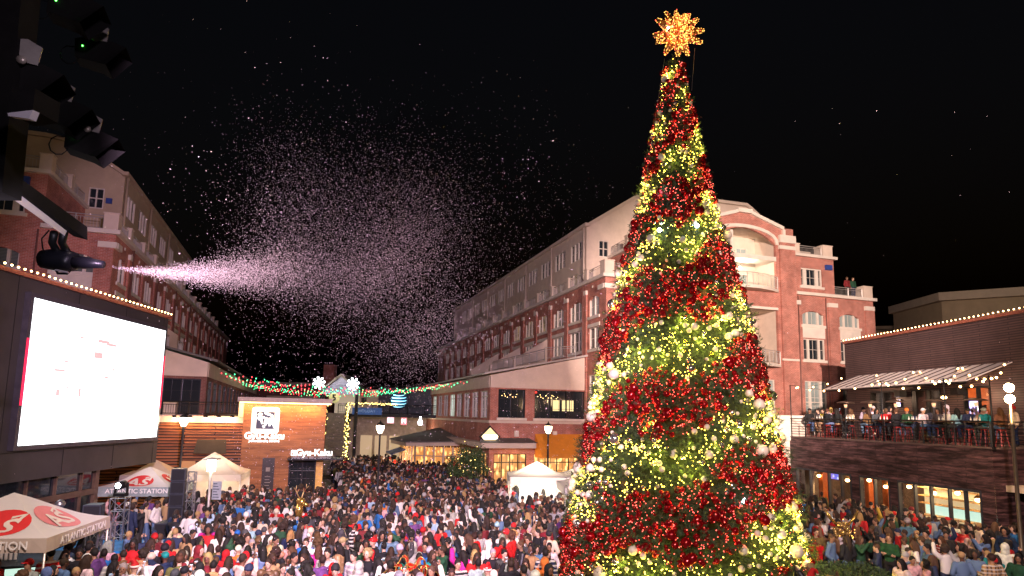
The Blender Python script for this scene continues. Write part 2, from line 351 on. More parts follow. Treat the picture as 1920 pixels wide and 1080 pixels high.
    # downpipes and wall joints
    for (x_, y_, zt2) in [(-.1,3.45+7.16*k,15.3) for k in range(7)]:
        dp = MB(); dp.tube([(s*x_-s*.08,y_,.3),(s*x_-s*.08,y_,zt2)], .055, 6); dp.build('downpipe', M('pipe_brown', (.2,.09,.07), .5), B)
    for u_ in ((19.3,16.6,8.8) if full else (3.75,)):
        dp = MB(); dp.tube([(s*u_,-.07,.3),(s*u_,-.07,15.3)], .05, 6); dp.build('downpipe', MATS['pipe_brown'], B)
    # windows
    for i, (a, b) in enumerate(cols):
        mu = (.5,) if i == 0 else (.32,.68)
        far = i > 7
        window(B, S0, a, b, 12.85, 14.35, mu, (), .28, sill=not far); window(B, S0, a, b, 10.45, 12.05, mu, (), 0, sill=not far, head=True, name='window')
    window(B, S0, 1.0, 2.7, 5.9, 8.6, (.5,), (.35,))
    for a, b in fw:
        window(B, F0, a, b, 13.05, 14.15, (.25,.75), (), .3, mw_=.16); window(B, F0, a, b, 10.3, 11.95, (.25,.75), (), mw_=.18); window(B, F0, a, b, 6.1, 8.65, (.25,.75), (.36,), mw_=.2, gm=cglass)
        if 4 < a < 20: window(B, F0, a, b, 16.15, 17.6, (.22,.78), (), mw_=.3, fw=.1, gm=dglass)
    if full:
        window(B, F0, 9.2, 14.19, 5.49, 8.63, (.2,.4,.6,.8), (.36,), mw_=.2, gm=cglass)
        # recessed loggias
        r = MB()
        for z0, z1 in ((9.84,14.0),(15.62,20.27)):
            y = 2.4; hs = [(9.3,10.4,z0+.1,z0+1.6),(10.9,12.6,z0+.1,z0+1.75),(13.0,13.9,z0+.1,z0+1.6),(9.3,10.9,z0+2.55,z1-.35),(11.3,12.4,z0+2.55,z1-.35),(12.8,13.9,z0+2.55,z1-.9)]
            Pb = F(y); holes_wall(r, Pb, 8.94, 14.66, z0, z1, hs, .12)
            for u in (8.942, 14.658): r.add([(s*u,.22,z0),(s*u,y,z0),(s*u,y,z1),(s*u,.22,z1)], [(0,1,2,3)])
            r.add([(s*8.94,.0,z0),(s*14.66,.0,z0),(s*14.66,y,z0),(s*8.94,y,z0)], [(0,1,2,3)])
            r.add([(s*8.94,.2,z1-.004),(s*14.66,.2,z1-.004),(s*14.66,y,z1-.004),(s*8.94,y,z1-.004)], [(0,1,2,3)])
            for h in hs: window(B, Pb, *h[:4], (.5,) if h[1]-h[0] > 1.2 else (), (.3,), sill=False, dep=.12, fw=.06, gm=cglass if z0 < 10 else wglass)
        r.build('recessed_wall', cream, B)
        b = MB(); pbox(b, F0, 8.95, 14.65, 17.86, 18.2, -1.2, .05); pbox(b, F0, 10.55, 10.8, 18.2, 20.0, -.3, -.05)
        b.build('loggia_beam', white, B)
        for zb in (9.84, 15.62):
            c = MB(); n = 12; pt = [(8.8+5.9*k/n, -.15-.85*math.sin(PI*k/n)) for k in range(n+1)]
            c.prism([(s*u, y, zb-.24) for u, y in [(8.8,.2)]+pt+[(14.7,.2)]], (0,0,.23)); c.build('balcony_slab', white, B)
            railing(B, [(s*u, y+.08, zb) for u, y in pt], .95, .13, name='balcony_railing', post=.9)
        l = MB(); l.ball((s*12.3,1.3,17.45), .12); l.build('ceiling_lamp', lampw, B)
    # penthouse
    p = MB(); X = S(1.5); hp = [(7.3+3.6*k, 9.7+3.6*k, 18.55, 20.1) for k in range(int((plen-10)/3.6))]
    holes_wall(p, X, 6.5, plen, 15.6, 21.1, hp+[(8.3+7.2*k, 10.1+7.2*k, 15.65, 17.5) for k in range(3)], .15)
    for a, b, c, d in hp: window(B, X, a, b, c, d, (.36,.68), (), sill=False, dep=.15, fw=.05, gm=dglass, mw_=.16)
    for k in range(3): window(B, X, 8.3+7.2*k, 10.1+7.2*k, 15.65, 17.5, (.5,), (), sill=False, dep=.15, fw=.06)
    Pf = F(6.5); holes_wall(p, Pf, 1.5, umax, 15.6, 21.1, [(2.6,3.5,18.6,20.0),(9.3,11,18.6,20)], .15)
    window(B, Pf, 2.6, 3.5, 18.6, 20.0, (.5,), (.5,), sill=False, dep=.15, gm=dglass)
    prof = [(1.5,21.1),(6.0,24.1),(7,24.6),(17.1,24.7),(17.7,24.35),(22,21.1)] if full else [(1.5,21.1),(4.4,22.9),(6.2,23.1),(22,23.1),(22,21.1)]
    p.add([Pf(u,z,0) for u, z in prof], [tuple(range(len(prof)))])
    p.add([(s*1.5,plen,15.6),(s*14,plen,15.6),(s*14,plen,24.),(s*6,plen,24.1),(s*1.5,plen,21.1)], [(0,1,2,3,4)])
    p.build('penthouse_wall', cream if full else creamd, B)
    rf = MB(); 
    for (a, za), (b_, zb) in zip(prof, prof[1:]): rf.add([(s*a,6.2,za+.02),(s*b_,6.2,zb+.02),(s*b_,plen+.2,zb+.02),(s*a,plen+.2,za+.02)], [(0,1,2,3)])
    rf.build('roof', roofm, B)
    g = MB()
    pbox(g, X, 6.1, plen+.3, 20.98, 21.22, -.1, .28)
    for (a, za), (b_, zb) in zip(prof[:-1], prof[1:]): g.prism([F(6.2)(a,za-.12,0),F(6.2)(b_,zb-.12,0),F(6.2)(b_,zb+.14,0),F(6.2)(a,za+.14,0)], (0,.2,0))
    for k in range(int((plen-6)/7.2)): g.tube([(s*(1.5-.14),6.7+7.2*k,15.7),(s*(1.5-.14),6.7+7.2*k,21)], .08, 6)
    for k in range(12): pbox(g, Pf, 1.6+.0, umax, 17.9, 17.94, 0, .012) if k == 0 else None
    for u in (4.6, 8.2, 12., 16): 
        if u < umax: pbox(g, Pf, u, u+.03, 15.7, 21, 0, .012)
    g.build('eaves_trim', cream if full else creamd, B)
    # terrace floors and back infill so light does not leak
    fl = MB()
    fl.add([(s*.0,0,15.58),(s*umax,0,15.58),(s*umax,6.6,15.58),(s*0,58,15.58)], [(0,1,2,3)])
    for a, b_, z in ([(3.6,7.2,18.49)]+([(16.4,20.3,18.49)] if full else [])): fl.add([(s*a,0,z),(s*b_,0,z),(s*b_,6.5,z),(s*a,6.5,z)], [(0,1,2,3)])
    fl.build('terrace_floor', roofm, B)
    # parapet posts and railings
    def post(x, y, z, w=.55, h=.92):
        ps = MB(); ps.box((min(s*x,s*(x+w)), y, z), (max(s*x,s*(x+w)), y+w, z+h)); ps.box((min(s*x,s*(x+w))-.04, y-.04, z+h), (max(s*x,s*(x+w))+.04, y+w+.04, z+h+.07)); ps.build('parapet_post', cream, B)
    post(-.1,-.1,15.62,.75,.95)
    for k in range(13): post(-.05, 3.0+3.58*k, 15.62, .5)
    if full: post(23.2,-.1,15.62,.9,.92); post(16.45,-.1,18.7,.45,.75); post(19.2,-.1,18.7,.95,.85)
    post(3.45,-.1,18.7,.6,.9); post(3.45,3.2,18.7,.45,.9)
    for k in range(13):
        y0 = .6 if k == 0 else 3.5+3.58*(k-1); y1 = 3.+3.58*k
        railing(B, [(s*.15,y0,15.62),(s*.15,y1,15.62)], .85, .16, post=1.7)
    railing(B, [(s*.7,.1,15.62),(s*3.5,.1,15.62)], .85, .16)
    railing(B, [(s*3.7,.6,18.7),(s*3.7,3.2,18.7)], .8, .16); railing(B, [(s*3.7,3.7,18.7),(s*3.7,6.4,18.7)], .8, .16); railing(B, [(s*4.1,.1,18.7),(s*7.1,.1,18.7)], .8, .16)
    if full:
        railing(B, [(s*20.35,.1,15.62),(s*23.2,.1,15.62)], .72, .12); railing(B, [(s*16.9,.1,18.7),(s*19.2,.1,18.7)], .72, .12)
    v = MB(); pbox(v, F0, 19.4 if full else 4.4, 20. if full else 4.95, 17.6 if full else 17.75, 18.0 if full else 18.2, 0, .2)
    if not full: pbox(v, Pf, 2.1, 2.45, 19., 19.35, 0, .15)
    v.build('vent_box', M('blue_box', (.03,.06,.25), .5), B)
    return B
RB = apartment('red brick apartment building with arched balconies behind the Christmas tree', RC, 1, 24.2, 54.2, True)
LB = apartment('dim red brick apartment building with tan top floor behind the big screen', LC, -1, 22, 31.5, False)
# ------------------------------------------------------------------ two-storey shop wings in front of them
def podium(label, org, s, x0, y0, y1, zr, nwin, hideL):
    """x0: how far it stands out into the street from the brick wall"""
    B = thing('shop_building', label, 'building', (org[0], org[1], 0), ANG, 'two-storey shop wings beside the street')
    P = lambda u, z, d: (s*(-x0+u), y0-d, z); Q = lambda u, z, d: (s*(-x0-d), u, z); w = x0
    mb = MB()
    if s > 0: fh = [(.59,2.6,5.4,7.4),(3.3,7.2,5.4,7.4),(.35,2.75,.5,2.9),(3.3,6.9,.5,2.9)]
    else: fh = [(1.35-1.05,2.4,5.25,7.35)]
    holes_wall(mb, P, 0, w, 0, 7.5, fh)
    n = int((y1-y0)/2.6); sh = []
    for k in range(n):
        a = y0+.7+2.6*k; sh += [(a, a+1.9, 5.35, 7.3), (a, a+2.0, .5, 2.9)]
    holes_wall(mb, Q, y0, y1, 0, 7.5, sh)
    mb.add([Q(y1,0,0),(0,y1,0),(0,y1,9.5),Q(y1,8.4,0)], [(0,1,2,3)])
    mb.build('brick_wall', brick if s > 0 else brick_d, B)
    for h in fh:
        lo = h[2] < 1
        if not lo: window(B, P, *h, (.32,.64) if h[1]-h[0] > 3 else (.5,), (.25,), fm=black, gm=dglass, sill=False, fw=.06, label=None)
        else: window(B, P, *h, (.25,.5,.75), (.75,), fm=black, gm=warm, sill=False, fw=.05)
        if not lo: q = MB(); pbox(q, P, h[0]-.1, h[1]+.1, h[2]-.18, h[2]-.002, -.05, .1); q.build('window_sill', white, B)
    for i, h in enumerate(sh):
        lo = h[2] < 1
        if lo and (h[0] > y0+22 or s < 0): window(B, Q, *h, (.5,), (), fm=black, gm=dglass, sill=False)
        elif lo: window(B, Q, *h, (.5,), (.75,), fm=black, gm=warm, sill=False)
        else: window(B, Q, *h, (.5,), (.8,), fm=ironw if s > 0 else black, gm=(cool if (s < 0 and i in (0,2,4,10) ) or (s > 0 and i in (8,14,16)) else dglass), sill=False)
    zf = lambda u: 8.35+(zr-8.35)*u/w
    c = MB(); c.prism([P(0,7.5,.03), P(w,7.5,.03), P(w,zf(w),.03), P(.0,zf(0),.03)], (0,.3,0)); pbox(c, Q, y0+.27, y1, 7.5, 8.35, -.3, .031)
    pbox(c, P, -.05, w, 5.02, 5.2, 0, .07); pbox(c, Q, y0, y1, 5.02, 5.2, 0, .07)
    c.build('stucco_band', cream, B)
    r = MB(); r.prism([P(-.55,zf(0)+.02,.35), P(w,zf(w)+.03,.35), P(w,zf(w)+.16,.35), P(-.55,zf(0)+.15,.35)], (0,y1-y0+.35,0)); r.build('sloped_roof', ironw if s > 0 else roofm, B)
    return B, P, Q
PR, PRP, PRQ = podium('two-storey brick shop building with cream parapet and warm shop windows beside the tree', RC, 1, 7.3, 3.2, 46, 9.95, 5, False)
PL, PLP, PLQ = podium('two-storey shop building with pink stucco gable just behind the big screen', LC, -1, 5.25, .75, 44, 9.8, 2, True)
for y in (10.6, 17.8, 25.):   # cream party walls on the wing's roof
    q = MB(); q.prism([(-.02,y,9.6),(-3.2,y,9.1),(-3.2,y,10.2),(-.02,y,12.2)], (0,.25,0)); q.build('party_wall', cream, PR)
q = MB(); q.prism([(.02,6,9.6),(2.6,6,9.),(2.6,6,10.4),(.02,6,12.2)], (0,.25,0)); q.build('party_wall', creamd, PL)
railing(PR, [(-2.9,4.2,9.7),(-.4,4.2,9.95)], .9, .13, name='roof_railing'); railing(PR, [(-2.9,4.2,9.6),(-3,10.5,9.6)], .9, .13, name='roof_railing'); railing(PR, [(-3,10.9,9.6),(-3,17.5,9.6)], .9, .16, name='roof_railing')
railing(PL, [(2.,3,9.5),(2.2,10.5,9.4)], .9, .14, name='roof_railing')
# party lamps inside the right wing's upper room: small bulbs behind the dark glass line
for h0, n in ((3.6, 12), (.9, 9)):
    b = MB()
    for k in range(n): b.ball(PRP(h0+.14*k+.05*math.sin(k*2), 6.95+.12*math.sin(k*1.7), -.17), .022, 6, 4)
    b.build('hanging_bulbs', EM('string_warm', (1,.65,.25), 10, False), PR)
b = MB()
for u0, u1 in ((4.75,5.3),(5.5,6.05),(6.12,6.4)): pbox(b, PRP, u0, u1, 5.95, 6.75, -.19, -.185)
b.build('lit_blind', yell, PR)
b = MB(); pbox(b, PRP, 3.34, 3.5, 7.2, 7.3, -.16, -.12); b.build('exit_lamp', EM('red_lamp', (1,.03,.02), 4, False), PR)
b = MB()
for u in (2.0+.0, 4.9): pbox(b, PRP, u-.2, u+.12, 4.1, 4.5, .0, .12)
b.build('wall_light_box', white, PR)
# ground-floor canopy and orange awning on the right wing
c = MB(); c.prism([PRP(-.9,3.35,1.3), PRP(3.0,3.35,1.3), PRP(3.0,3.7,1.3), PRP(-.9,3.7,1.3)], (0,1.2,0))
c.prism([PRP(-.9,3.35,.1), PRP(-.9,3.7,.1), PRP(-.2,3.7,.1), PRP(-.2,3.35,.1)], (0,12.,0)); c.build('flat_canopy', cream, PR)
c = MB(); c.prism([PRP(-1.,3.72,1.4), PRP(3.1,3.72,1.4), PRP(2.9,4.0,.05), PRP(-.7,4.0,.05)], (0,.05,0)); c.build('canopy_roof', roofm, PR)
c = MB(); c.prism([PRP(3.35,4.3,.05), PRP(3.35,3.0,1.5), PRP(3.35,2.7,1.5), PRP(3.35,2.7,.05)], (3.95,0,0)); c.build('orange_awning', orange, PR)
# entrance porch further up the street with its angled roof and warm glass front
po = thing('shop_porch', 'low cream porch with warm glass walls halfway up the street on the right', 'porch', W(RC,-7.3,10), ANG)
c = MB(); c.prism([(-.05,0,3.1),(-4.4,2.0,2.95),(-4.9,7.5,2.95),(-.05,10,3.1)], (0,0,.28)); c.build('porch_roof', cream, po)
c = MB(); c.prism([(-.05,-.1,3.4),(-4.5,1.9,3.25),(-5.,7.6,3.25),(-.05,10.1,4.2)], (0,0,.1)); c.build('roof_sheet', roofm, po)
c = MB()
for a, b_ in (((-.1,.5,0),(-3.6,2.3,0)),((-3.6,2.3,0),(-4.1,6.9,0))):
    a, b_ = Vector(a), Vector(b_)
    for i in range(6):
        p_ = a.lerp(b_, i/5); c.box((p_.x-.07,p_.y-.07,0), (p_.x+.07,p_.y+.07,2.95))
    for z in (2.2, .5): c.tube([a+Vector((0,0,z)), b_+Vector((0,0,z))], .04, 4)
c.build('porch_post', cream, po)
c = MB()
for a, b_ in (((-.15,.6),(-3.5,2.4)),((-3.5,2.4),(-3.95,6.8))): c.add([(a[0],a[1],.1),(b_[0],b_[1],.1),(b_[0],b_[1],2.9),(a[0],a[1],2.9)], [(0,1,2,3)])
c.build('shop_glass', EMN('warm_shop', (.3,.11,.025), (1,.55,.16), 2.6, 2.6), po)
bl = MB(); bl.prism([(-4.2,3.,2.6),(-4.2,6.6,2.6),(-5.4,6.6,2.2),(-5.4,3.,2.2)], (0,0,.06)); bl.build('blue_awning', awn_blue, po)
def lamp_sign():
    t = thing('hanging_sign', 'lit diamond shop sign on a bracket at the brick wing corner', 'shop sign', W(RC,-7.45,2.6,4.1), ANG)
    m = MB(); r = .75; pts = [(r*math.sin(a*PI/2), 0, r*math.cos(a*PI/2)) for a in range(4)]
    m.prism([(x,-.08,z) for x,_,z in pts], (0,.16,0)); m.build('sign_board', black, t)
    m = MB(); r = .62; m.prism([(r*math.sin(a*PI/2), -.1, r*math.cos(a*PI/2)) for a in range(4)], (0,.015,0)); m.build('sign_face', EM('sign_cream', (1,.72,.35), 1.2), t)
    m = MB(); m.box((-.5,-.14,-.16),(.5,-.1,.12)); m.build('name_plate', EM('sign_white', (1,.95,.8), 3), t)
lamp_sign()
# ------------------------------------------------------------------ ground
g = MB(); g.add([(-400,-150,0),(400,-150,0),(400,700,0),(-400,700,0)], [(0,1,2,3)])
gm = BRICK('plaza_pavers', (.1,.09,.085), (.14,.12,.11), (.05,.045,.04), .4, .2, .5, .4)
for l in list(gm.node_tree.links):
    if l.to_node.type == 'COMBXYZ': gm.node_tree.links.remove(l)
nt = gm.node_tree; _s = [n for n in nt.nodes if n.type == 'SEPXYZ'][0]; _c = [n for n in nt.nodes if n.type == 'COMBXYZ'][0]
nt.links.new(_s.outputs[0], _c.inputs[0]); nt.links.new(_s.outputs[1], _c.inputs[1])
tag(g.build('ground', gm), kind='structure')
clear = bpy.data.materials.new('clear_glass'); nt, N, L, p = nodes(clear); N.remove(p)
tr = N.new('ShaderNodeBsdfTransparent'); tr.inputs[0].default_value = (.75,.78,.78,1); gl = N.new('ShaderNodeBsdfGlossy'); gl.inputs['Roughness'].default_value = .03
fr = N.new('ShaderNodeLayerWeight'); fr.inputs[0].default_value = .25; mq = N.new('ShaderNodeMath'); mq.operation = 'POWER'; mq.inputs[1].default_value = 2.2; L.new(fr.outputs['Facing'], mq.inputs[0]); ma = N.new('ShaderNodeMath'); ma.inputs[1].default_value = .05; L.new(mq.outputs[0], ma.inputs[0]); mx = N.new('ShaderNodeMixShader'); L.new(ma.outputs[0], mx.inputs[0]); L.new(tr.outputs[0], mx.inputs[1]); L.new(gl.outputs[0], mx.inputs[2]); L.new(mx.outputs[0], N['Material Output'].inputs[0])
# ------------------------------------------------------------------ building with the big screen
SO = Vector((-17.04, 31.42, 0)); SA = math.radians(91.29)
SB = thing('screen_building', 'dark panelled building front carrying the huge glowing white screen', 'building', SO, SA)
Ps = lambda u, z, d: (u, -d, z)
def SF(x, y, off=0): return plane(SO.x, SO.y, 91.29, x, y, off)
mb = MB(); mb.box((-26,0,3.0),(0,9,10.0)); mb.build('panelled_wall', dark, SB)
mb = MB()
for k in range(9): mb.box((-26+3.2*k,-.012,3.02),(-25.98+3.2*k,-.002,10))
mb.box((-26,-.03,3.98),(0,-.002,4.02)); mb.build('panel_seam', black, SB)
mb = MB(); mb.box((-26.1,-.12,9.98),(.12,.4,10.12)); mb.build('roof_edge', M('red_edge', (.2,.06,.04), .5), SB)
mb = MB(); 
for u0, u1 in ((-13.5,-10.4),(-10.3,-6.6),(-6.5,-4.0)): mb.box((u0,.5,.0),(u1,.56,3.0))
mb.box((-26,.5,0),(-13.6,.56,3)); mb.build('shop_glass', dglass, SB)
mb = MB()
for u in np.arange(-25,-3.9,1.55): mb.box((u,.4,0),(u+.07,.498,3.0))
for z in (2.0,): mb.box((-26,.38,z),(-3.93,.499,z+.22))
mb.box((-3.95,.4,0),(-3.7,9,3.0)); mb.build('glass_frame', M('bronze_frame', (.16,.1,.07), .4, .3), SB)
# string of roof bulbs
t = thing('roof_light_string', 'row of small warm bulbs along the roof edge above the big screen', 'string lights', SO, SA)
mb = MB()
for k in range(86): mb.ball((-.15-.3*k,-.2,10.2), .035, 6, 4)
tag(mb.build('bulbs', bulbw, t), kind='stuff'); mb = MB(); mb.tube([(-26,-.2,10.23),(0,-.2,10.23)], .01, 3); mb.build('wire', black, t)
# the screen
sc = thing('video_screen', 'huge LED video screen blazing white on the left building', 'screen', SO, SA)
mb = MB(); mb.box((-9.65,-.22,4.08),(-.42,-.001,9.5)); mb.build('screen_housing', M('screen_edge', (.05,.045,.06), .4, .2), sc)
scm = bpy.data.materials.new('screen_picture'); nt, N, L, p = nodes(scm)
p.inputs['Base Color'].default_value = (.05,.05,.05,1); tc = N.new('ShaderNodeTexCoord'); nz = N.new('ShaderNodeTexNoise'); nz.inputs['Scale'].default_value = .9; nz.inputs['Detail'].default_value = 3
L.new(tc.outputs['Object'], nz.inputs['Vector']); r = N.new('ShaderNodeValToRGB'); r.color_ramp.elements[0].position = .25; r.color_ramp.elements[0].color = (1,.8,.82,1); r.color_ramp.elements[1].position = .45; r.color_ramp.elements[1].color = (.93,.97,1,1)
L.new(nz.outputs['Fac'], r.inputs[0]); L.new(r.outputs[0], p.inputs['Emission Color']); p.inputs['Emission Strength'].default_value = 3.2
mb = MB(); mb.add([(-9.49,-.225,4.24),(-.58,-.225,4.24),(-.58,-.225,9.32),(-9.49,-.225,9.32)], [(0,1,2,3)]); mb.build('screen_face', scm, sc)
for x0,y0,x1,y1 in ((150,632,158,634),(184,640,206,642),(200,646,218,648),(104,648,110,650),(210,690,214,700),(195,706,203,709),(146,712,150,718),(104,730,112,742),(124,725,128,728),(102,693,122,695.5),(176,662,193,671),(120,676,128,679),(234,722,238,745),(99,705,101,740),(146,728,152,744)):
    u0, z0 = SF(x0,y1,.226); u1, z1 = SF(x1,y0,.226); mb = MB(); mb.box((u0,-.23,z0),(u1,-.2251,z1)); mb.build('picture_patch', EM('screen_pink', (1,.5,.5), .95, False), sc)
mb = MB()
mb.box((-9.62,-.235,5.6),(-9.5,-.2,7.9)); mb.build('red_side_light', EM('led_red', (1,.02,.08), 1.3, False), sc); mb = MB(); mb.box((-.57,-.235,5.6),(-.44,-.2,8.1)); mb.build('red_side_light', EM('led_red', (1,.02,.08), 1.3, False), sc)
# ------------------------------------------------------------------ wood-slat shop and the tall copper restaurant box
LF = lambda x, y, yf=0: plane(LC[0], LC[1], 17.9, x, y, -yf)
wood = PLANKS('slat_wood', (.34,.13,.05), (.22,.08,.03), .16, 3.1, .5, mort=.03)
copper = PLANKS('copper_boards', (.36,.14,.045), (.3,.11,.035), .5, 2.2, .45, (.2,.07,.025), mort=.006)
SL = thing('slat_shop', 'low shop with warm-lit horizontal wood slats and a dark awning', 'shop', (LC[0],LC[1],0), ANG)
mb = MB(); mb.box((-2,-1.5,0),(7.62,.7,4.85)); mb.build('slat_wall', wood, SL)
mb = MB(); mb.box((-2,-1.58,4.85),(7.62,.72,5.22)); mb.build('parapet_band', cream, SL)
for z in range(24): pass
mb = MB()
for k in range(23):
    z = .25+.2*k; mb.box((-2,-1.55,z),(7.6,-1.502,z+.12))
mb.build('wood_slats', wood, SL)
u, z = LF(365,846,-1.5); u2, z2 = LF(428,824,-1.5)
mb = MB(); mb.prism([(u,-2.1,z-.1),(u2,-2.1,z-.1),(u2-.1,-1.56,z2),(u+.1,-1.56,z2)], (0,.04,0)); mb.build('dark_awning', M('black_canvas', (.02,.018,.02), .7), SL)
mb = MB(); mb.box((4.5,-1.57,.4),(5.3,-1.556,2.75)); mb.build('shop_window', EM('amber_room', (.6,.28,.1), .4), SL)
mb = MB(); mb.box((3.35,-.9,5.23),(4.0,-.3,5.98)); mb.build('planter_box', cream, SL)
railing(SL, [(-1,-1.45,5.22),(7.6,-1.45,5.22)], .75, .12, mat=black, post=1.4)
for px_ in (327,357,386,411,436):
    u, z = LF(px_,781,-1.62)
    t = thing('wall_lamp', 'small warm downlight above the wood slats, %s' % {327:'nearest the screen',357:'just right of the street lamp head',386:'middle one of its row',411:'second from the copper wall',436:'nearest the copper wall'}[px_], 'wall lamp', W(LC,u,-1.72,z), ANG, 'downlights above the slat wall')
    mb = MB(); mb.lathe([(.03,.08),(.09,.06),(.12,-.06)], n=10); mb.build('lamp_shade', black, t)
    mb = MB(); mb.ball((0,0,-.07), .085); mb.build('bulb', EM('bulb_hot', (1,.62,.3), 30, False), t)
    l = bpy.data.lights.new('slat_light', 'POINT'); l.energy = 45; l.color = (1,.5,.2); l.shadow_soft_size = .06; lo = bpy.data.objects.new('slat_light', l); COL.objects.link(lo); lo.location = W(LC,u,-1.98,z-.3)
GK = thing('barbecue_restaurant', 'copper-boarded restaurant box with large glowing white signs under a lit eave', 'restaurant', (LC[0],LC[1],0), ANG)
Pg = lambda u, z, d: (u, -2-d, z)
mb = MB(); holes_wall(mb, Pg, 7.62, 12.05, 0, 6.0, [(10.18,11.66,0.02,2.92)]); mb.add([(12.05,-2,0),(12.05,3,0),(12.05,3,6),(12.05,-2,6)], [(0,1,2,3)]); mb.add([(7.62,-2,0),(7.62,3,0),(7.62,3,6),(7.62,-2,6)], [(0,1,2,3)])
mb.build('copper_wall', copper, GK)
mb = MB(); mb.box((7.3,-2.5,6.04),(12.35,3.2,6.3)); mb.build('roof_slab', M('pink_fascia', (.4,.3,.28), .7), GK)
mb = MB(); mb.box((7.4,-2.28,5.98),(12.3,-2.2,6.035)); mb.build('eave_light', EM('led_warm', (1,.55,.2), 9), GK)
mb = MB(); mb.box((7.36,-2.1,5.2),(7.6,-1.95,5.98)); mb.build('corner_glow_panel', EM('led_amber', (1,.6,.25), 1.5), GK)
for u in (8.1,9.6,11.1):
    l = bpy.data.lights.new('eave_wash', 'AREA'); l.shape = 'RECTANGLE'; l.size = 1.4; l.size_y = .1; l.energy = 75; l.color = (1,.5,.17); lo = bpy.data.objects.new('eave_wash', l); COL.objects.link(lo); lo.location = W(LC,u,-2.42,5.9); lo.rotation_euler = (math.radians(14),0,ANG)
for u in (2.5,6.5):
    pass
window(GK, Pg, 10.18, 11.66, .02, 2.92, (.5,), (.75,), fm=black, gm=dglass, sill=False, name='entrance_door')
mb = MB(); mb.box((11.66,-2.1,0),(12.03,-2.003,2.9)); mb.build('lit_pillar', M('pillar_yellow_lit', (.75,.42,.1), .5), GK)  # yellow light falling on the pillar is put into its colour
mb = MB(); mb.box((10.1,-3.3,2.9),(13.1,-2.01,2.98)); mb.build('door_canopy', black, GK)
mb = MB(); mb.box((8.78,-2.07,.1),(9.42,-2.003,2.95)); po_ = mb.build('menu_board', M('menu_black', (.03,.025,.025), .3), GK)
mb = MB(); mb.box((8.98,-2.09,2.2),(9.2,-2.071,2.42)); 
for k in range(5): mb.box((8.95,-2.09,1.9-.16*k),(9.24-.04*(k%2),-2.071,1.93-.16*k))
mb.build('menu_print', M('menu_grey', (.25,.22,.2), .5), po_)
sgn = EM('sign_glow', (1,.96,.92), 1.7)
def logo(par, x, z, s, y=-2.16):
    mb = MB(); n = 5; out = []; inn = []
    for cx, cz, a0 in ((1,1,0),(-1,1,90),(-1,-1,180),(1,-1,270)):
        for k in range(n+1):
            a = math.radians(a0+90*k/n); out.append((x+s*(cx*.38+.12*math.cos(a)), z+s*(cz*.38+.12*math.sin(a)))); inn.append((x+s*(cx*.33), z+s*(cz*.33)))
    m = len(out); mb.add([(a,y,b) for a,b in out]+[(a,y,b) for a,b in inn]+[(a,y+.1,b) for a,b in out], [(i,(i+1)%m,m+(i+1)%m,m+i) for i in range(m)]+[(i,(i+1)%m,2*m+(i+1)%m,2*m+i) for i in range(m)])
    for q in (((-.28,.2),(-.12,.24)),((-.2,.28),(-.22,.0)),((-.32,.08),(-.04,.12)),((-.18,.1),(-.1,-.14)),((-.05,.3),(.1,.22)),((.06,.26),(.26,.16)),((.02,.12),(.0,-.2)),((.24,.16),(.3,-.16)),((.04,.04),(.26,.0)),((.04,-.08),(.28,-.12)),((-.08,-.2),(-.02,-.28)),((.3,-.16),(.34,-.26)),((.14,.1),(.16,-.22))):
        mb.tube([(x+s*q[0][0],y+.02,z+s*q[0][1]),(x+s*q[1][0],y+.02,z+s*q[1][1])], .045*s, 6)
    return mb.build('logo_emblem', sgn, par)
mb = MB(); mb.box((8.2,-2.09,4.45),(9.4,-2.003,5.6)); mb.build('logo_backing', M('logo_dark', (.03,.03,.06), .4), GK)
logo(GK, 8.79, 5.03, 1.46)
sign_text('restaurant_name', 'Gyu-Kaku', .52, sgn, GK, (8.8,-2.16,4.16), bold=.02)
sign_text('restaurant_tagline', 'JAPANESE BBQ DINING', .155, sgn, GK, (8.8,-2.16,3.87), bold=.006)
logo(GK, 10.42, 3.3, .3, -3.36); sign_text('door_name', 'Gyu-Kaku', .48, sgn, GK, (11.5,-3.36,3.31), bold=.018)
sign_text('door_tagline', 'JAPANESE BBQ DINING', .2, M('grey_letters', (.35,.35,.38), .4), GK, (11.35,-3.36,3.05), bold=.004)
mb = MB(); mb.box((10.2,-3.33,2.96),(12.6,-3.3,3.02)); mb.build('sign_rail', black, GK)
# ------------------------------------------------------------------ far end of the street
def tow(x, y, Y): return atY(x, y, Y)
FE = thing('end_building', 'low cream building with shop fronts closing the far end of the street', 'building', (0,0,0))
def rect(mb, x0, y0, x1, y1, Y, th=.3):
    a = tow(x0,y1,Y); b = tow(x1,y0,Y); mb.box((a.x,Y,a.z),(b.x,Y+th,b.z))
mb = MB(); a = tow(650,735,66); b = tow(830,735,66); mb.box((a.x,66,5.5),(tow(712,700,66).x,72,7.9)); mb.build('upper_wall', cream, FE)
mb = MB(); mb.box((tow(712,700,66).x,65.9,5.5),(b.x+2,72,8.1)); mb.build('sign_wall', M('navy_wall', (.05,.055,.08), .6), FE)
mb = MB(); mb.box((a.x,67.9,0),(b.x+6,68,5.4)); mb.build('ground_floor_wall', M('beige_lower', (.4,.33,.25), .7), FE)
mb = MB(); mb.box((a.x-1,63,5.15),(b.x+3,68,5.45)); mb.build('walkway_slab', black, FE)
railing(FE, [(a.x,63.1,5.45),(b.x+2,63.1,5.45)], .9, .2, mat=black)
for px_ in (668,682):
    mb = MB(); rect(mb, px_-5, 746, px_+5, 757, 65.85, .1); mb.build('window', M('dark_window', (.02,.025,.02), .3), FE)
mb = MB(); a2 = tow(660,790,67.8); 
for k in range(9): mb.box((a2.x+1.+1.5*k,67.7,.4),(a2.x+2.2+1.5*k,67.8,3.2))
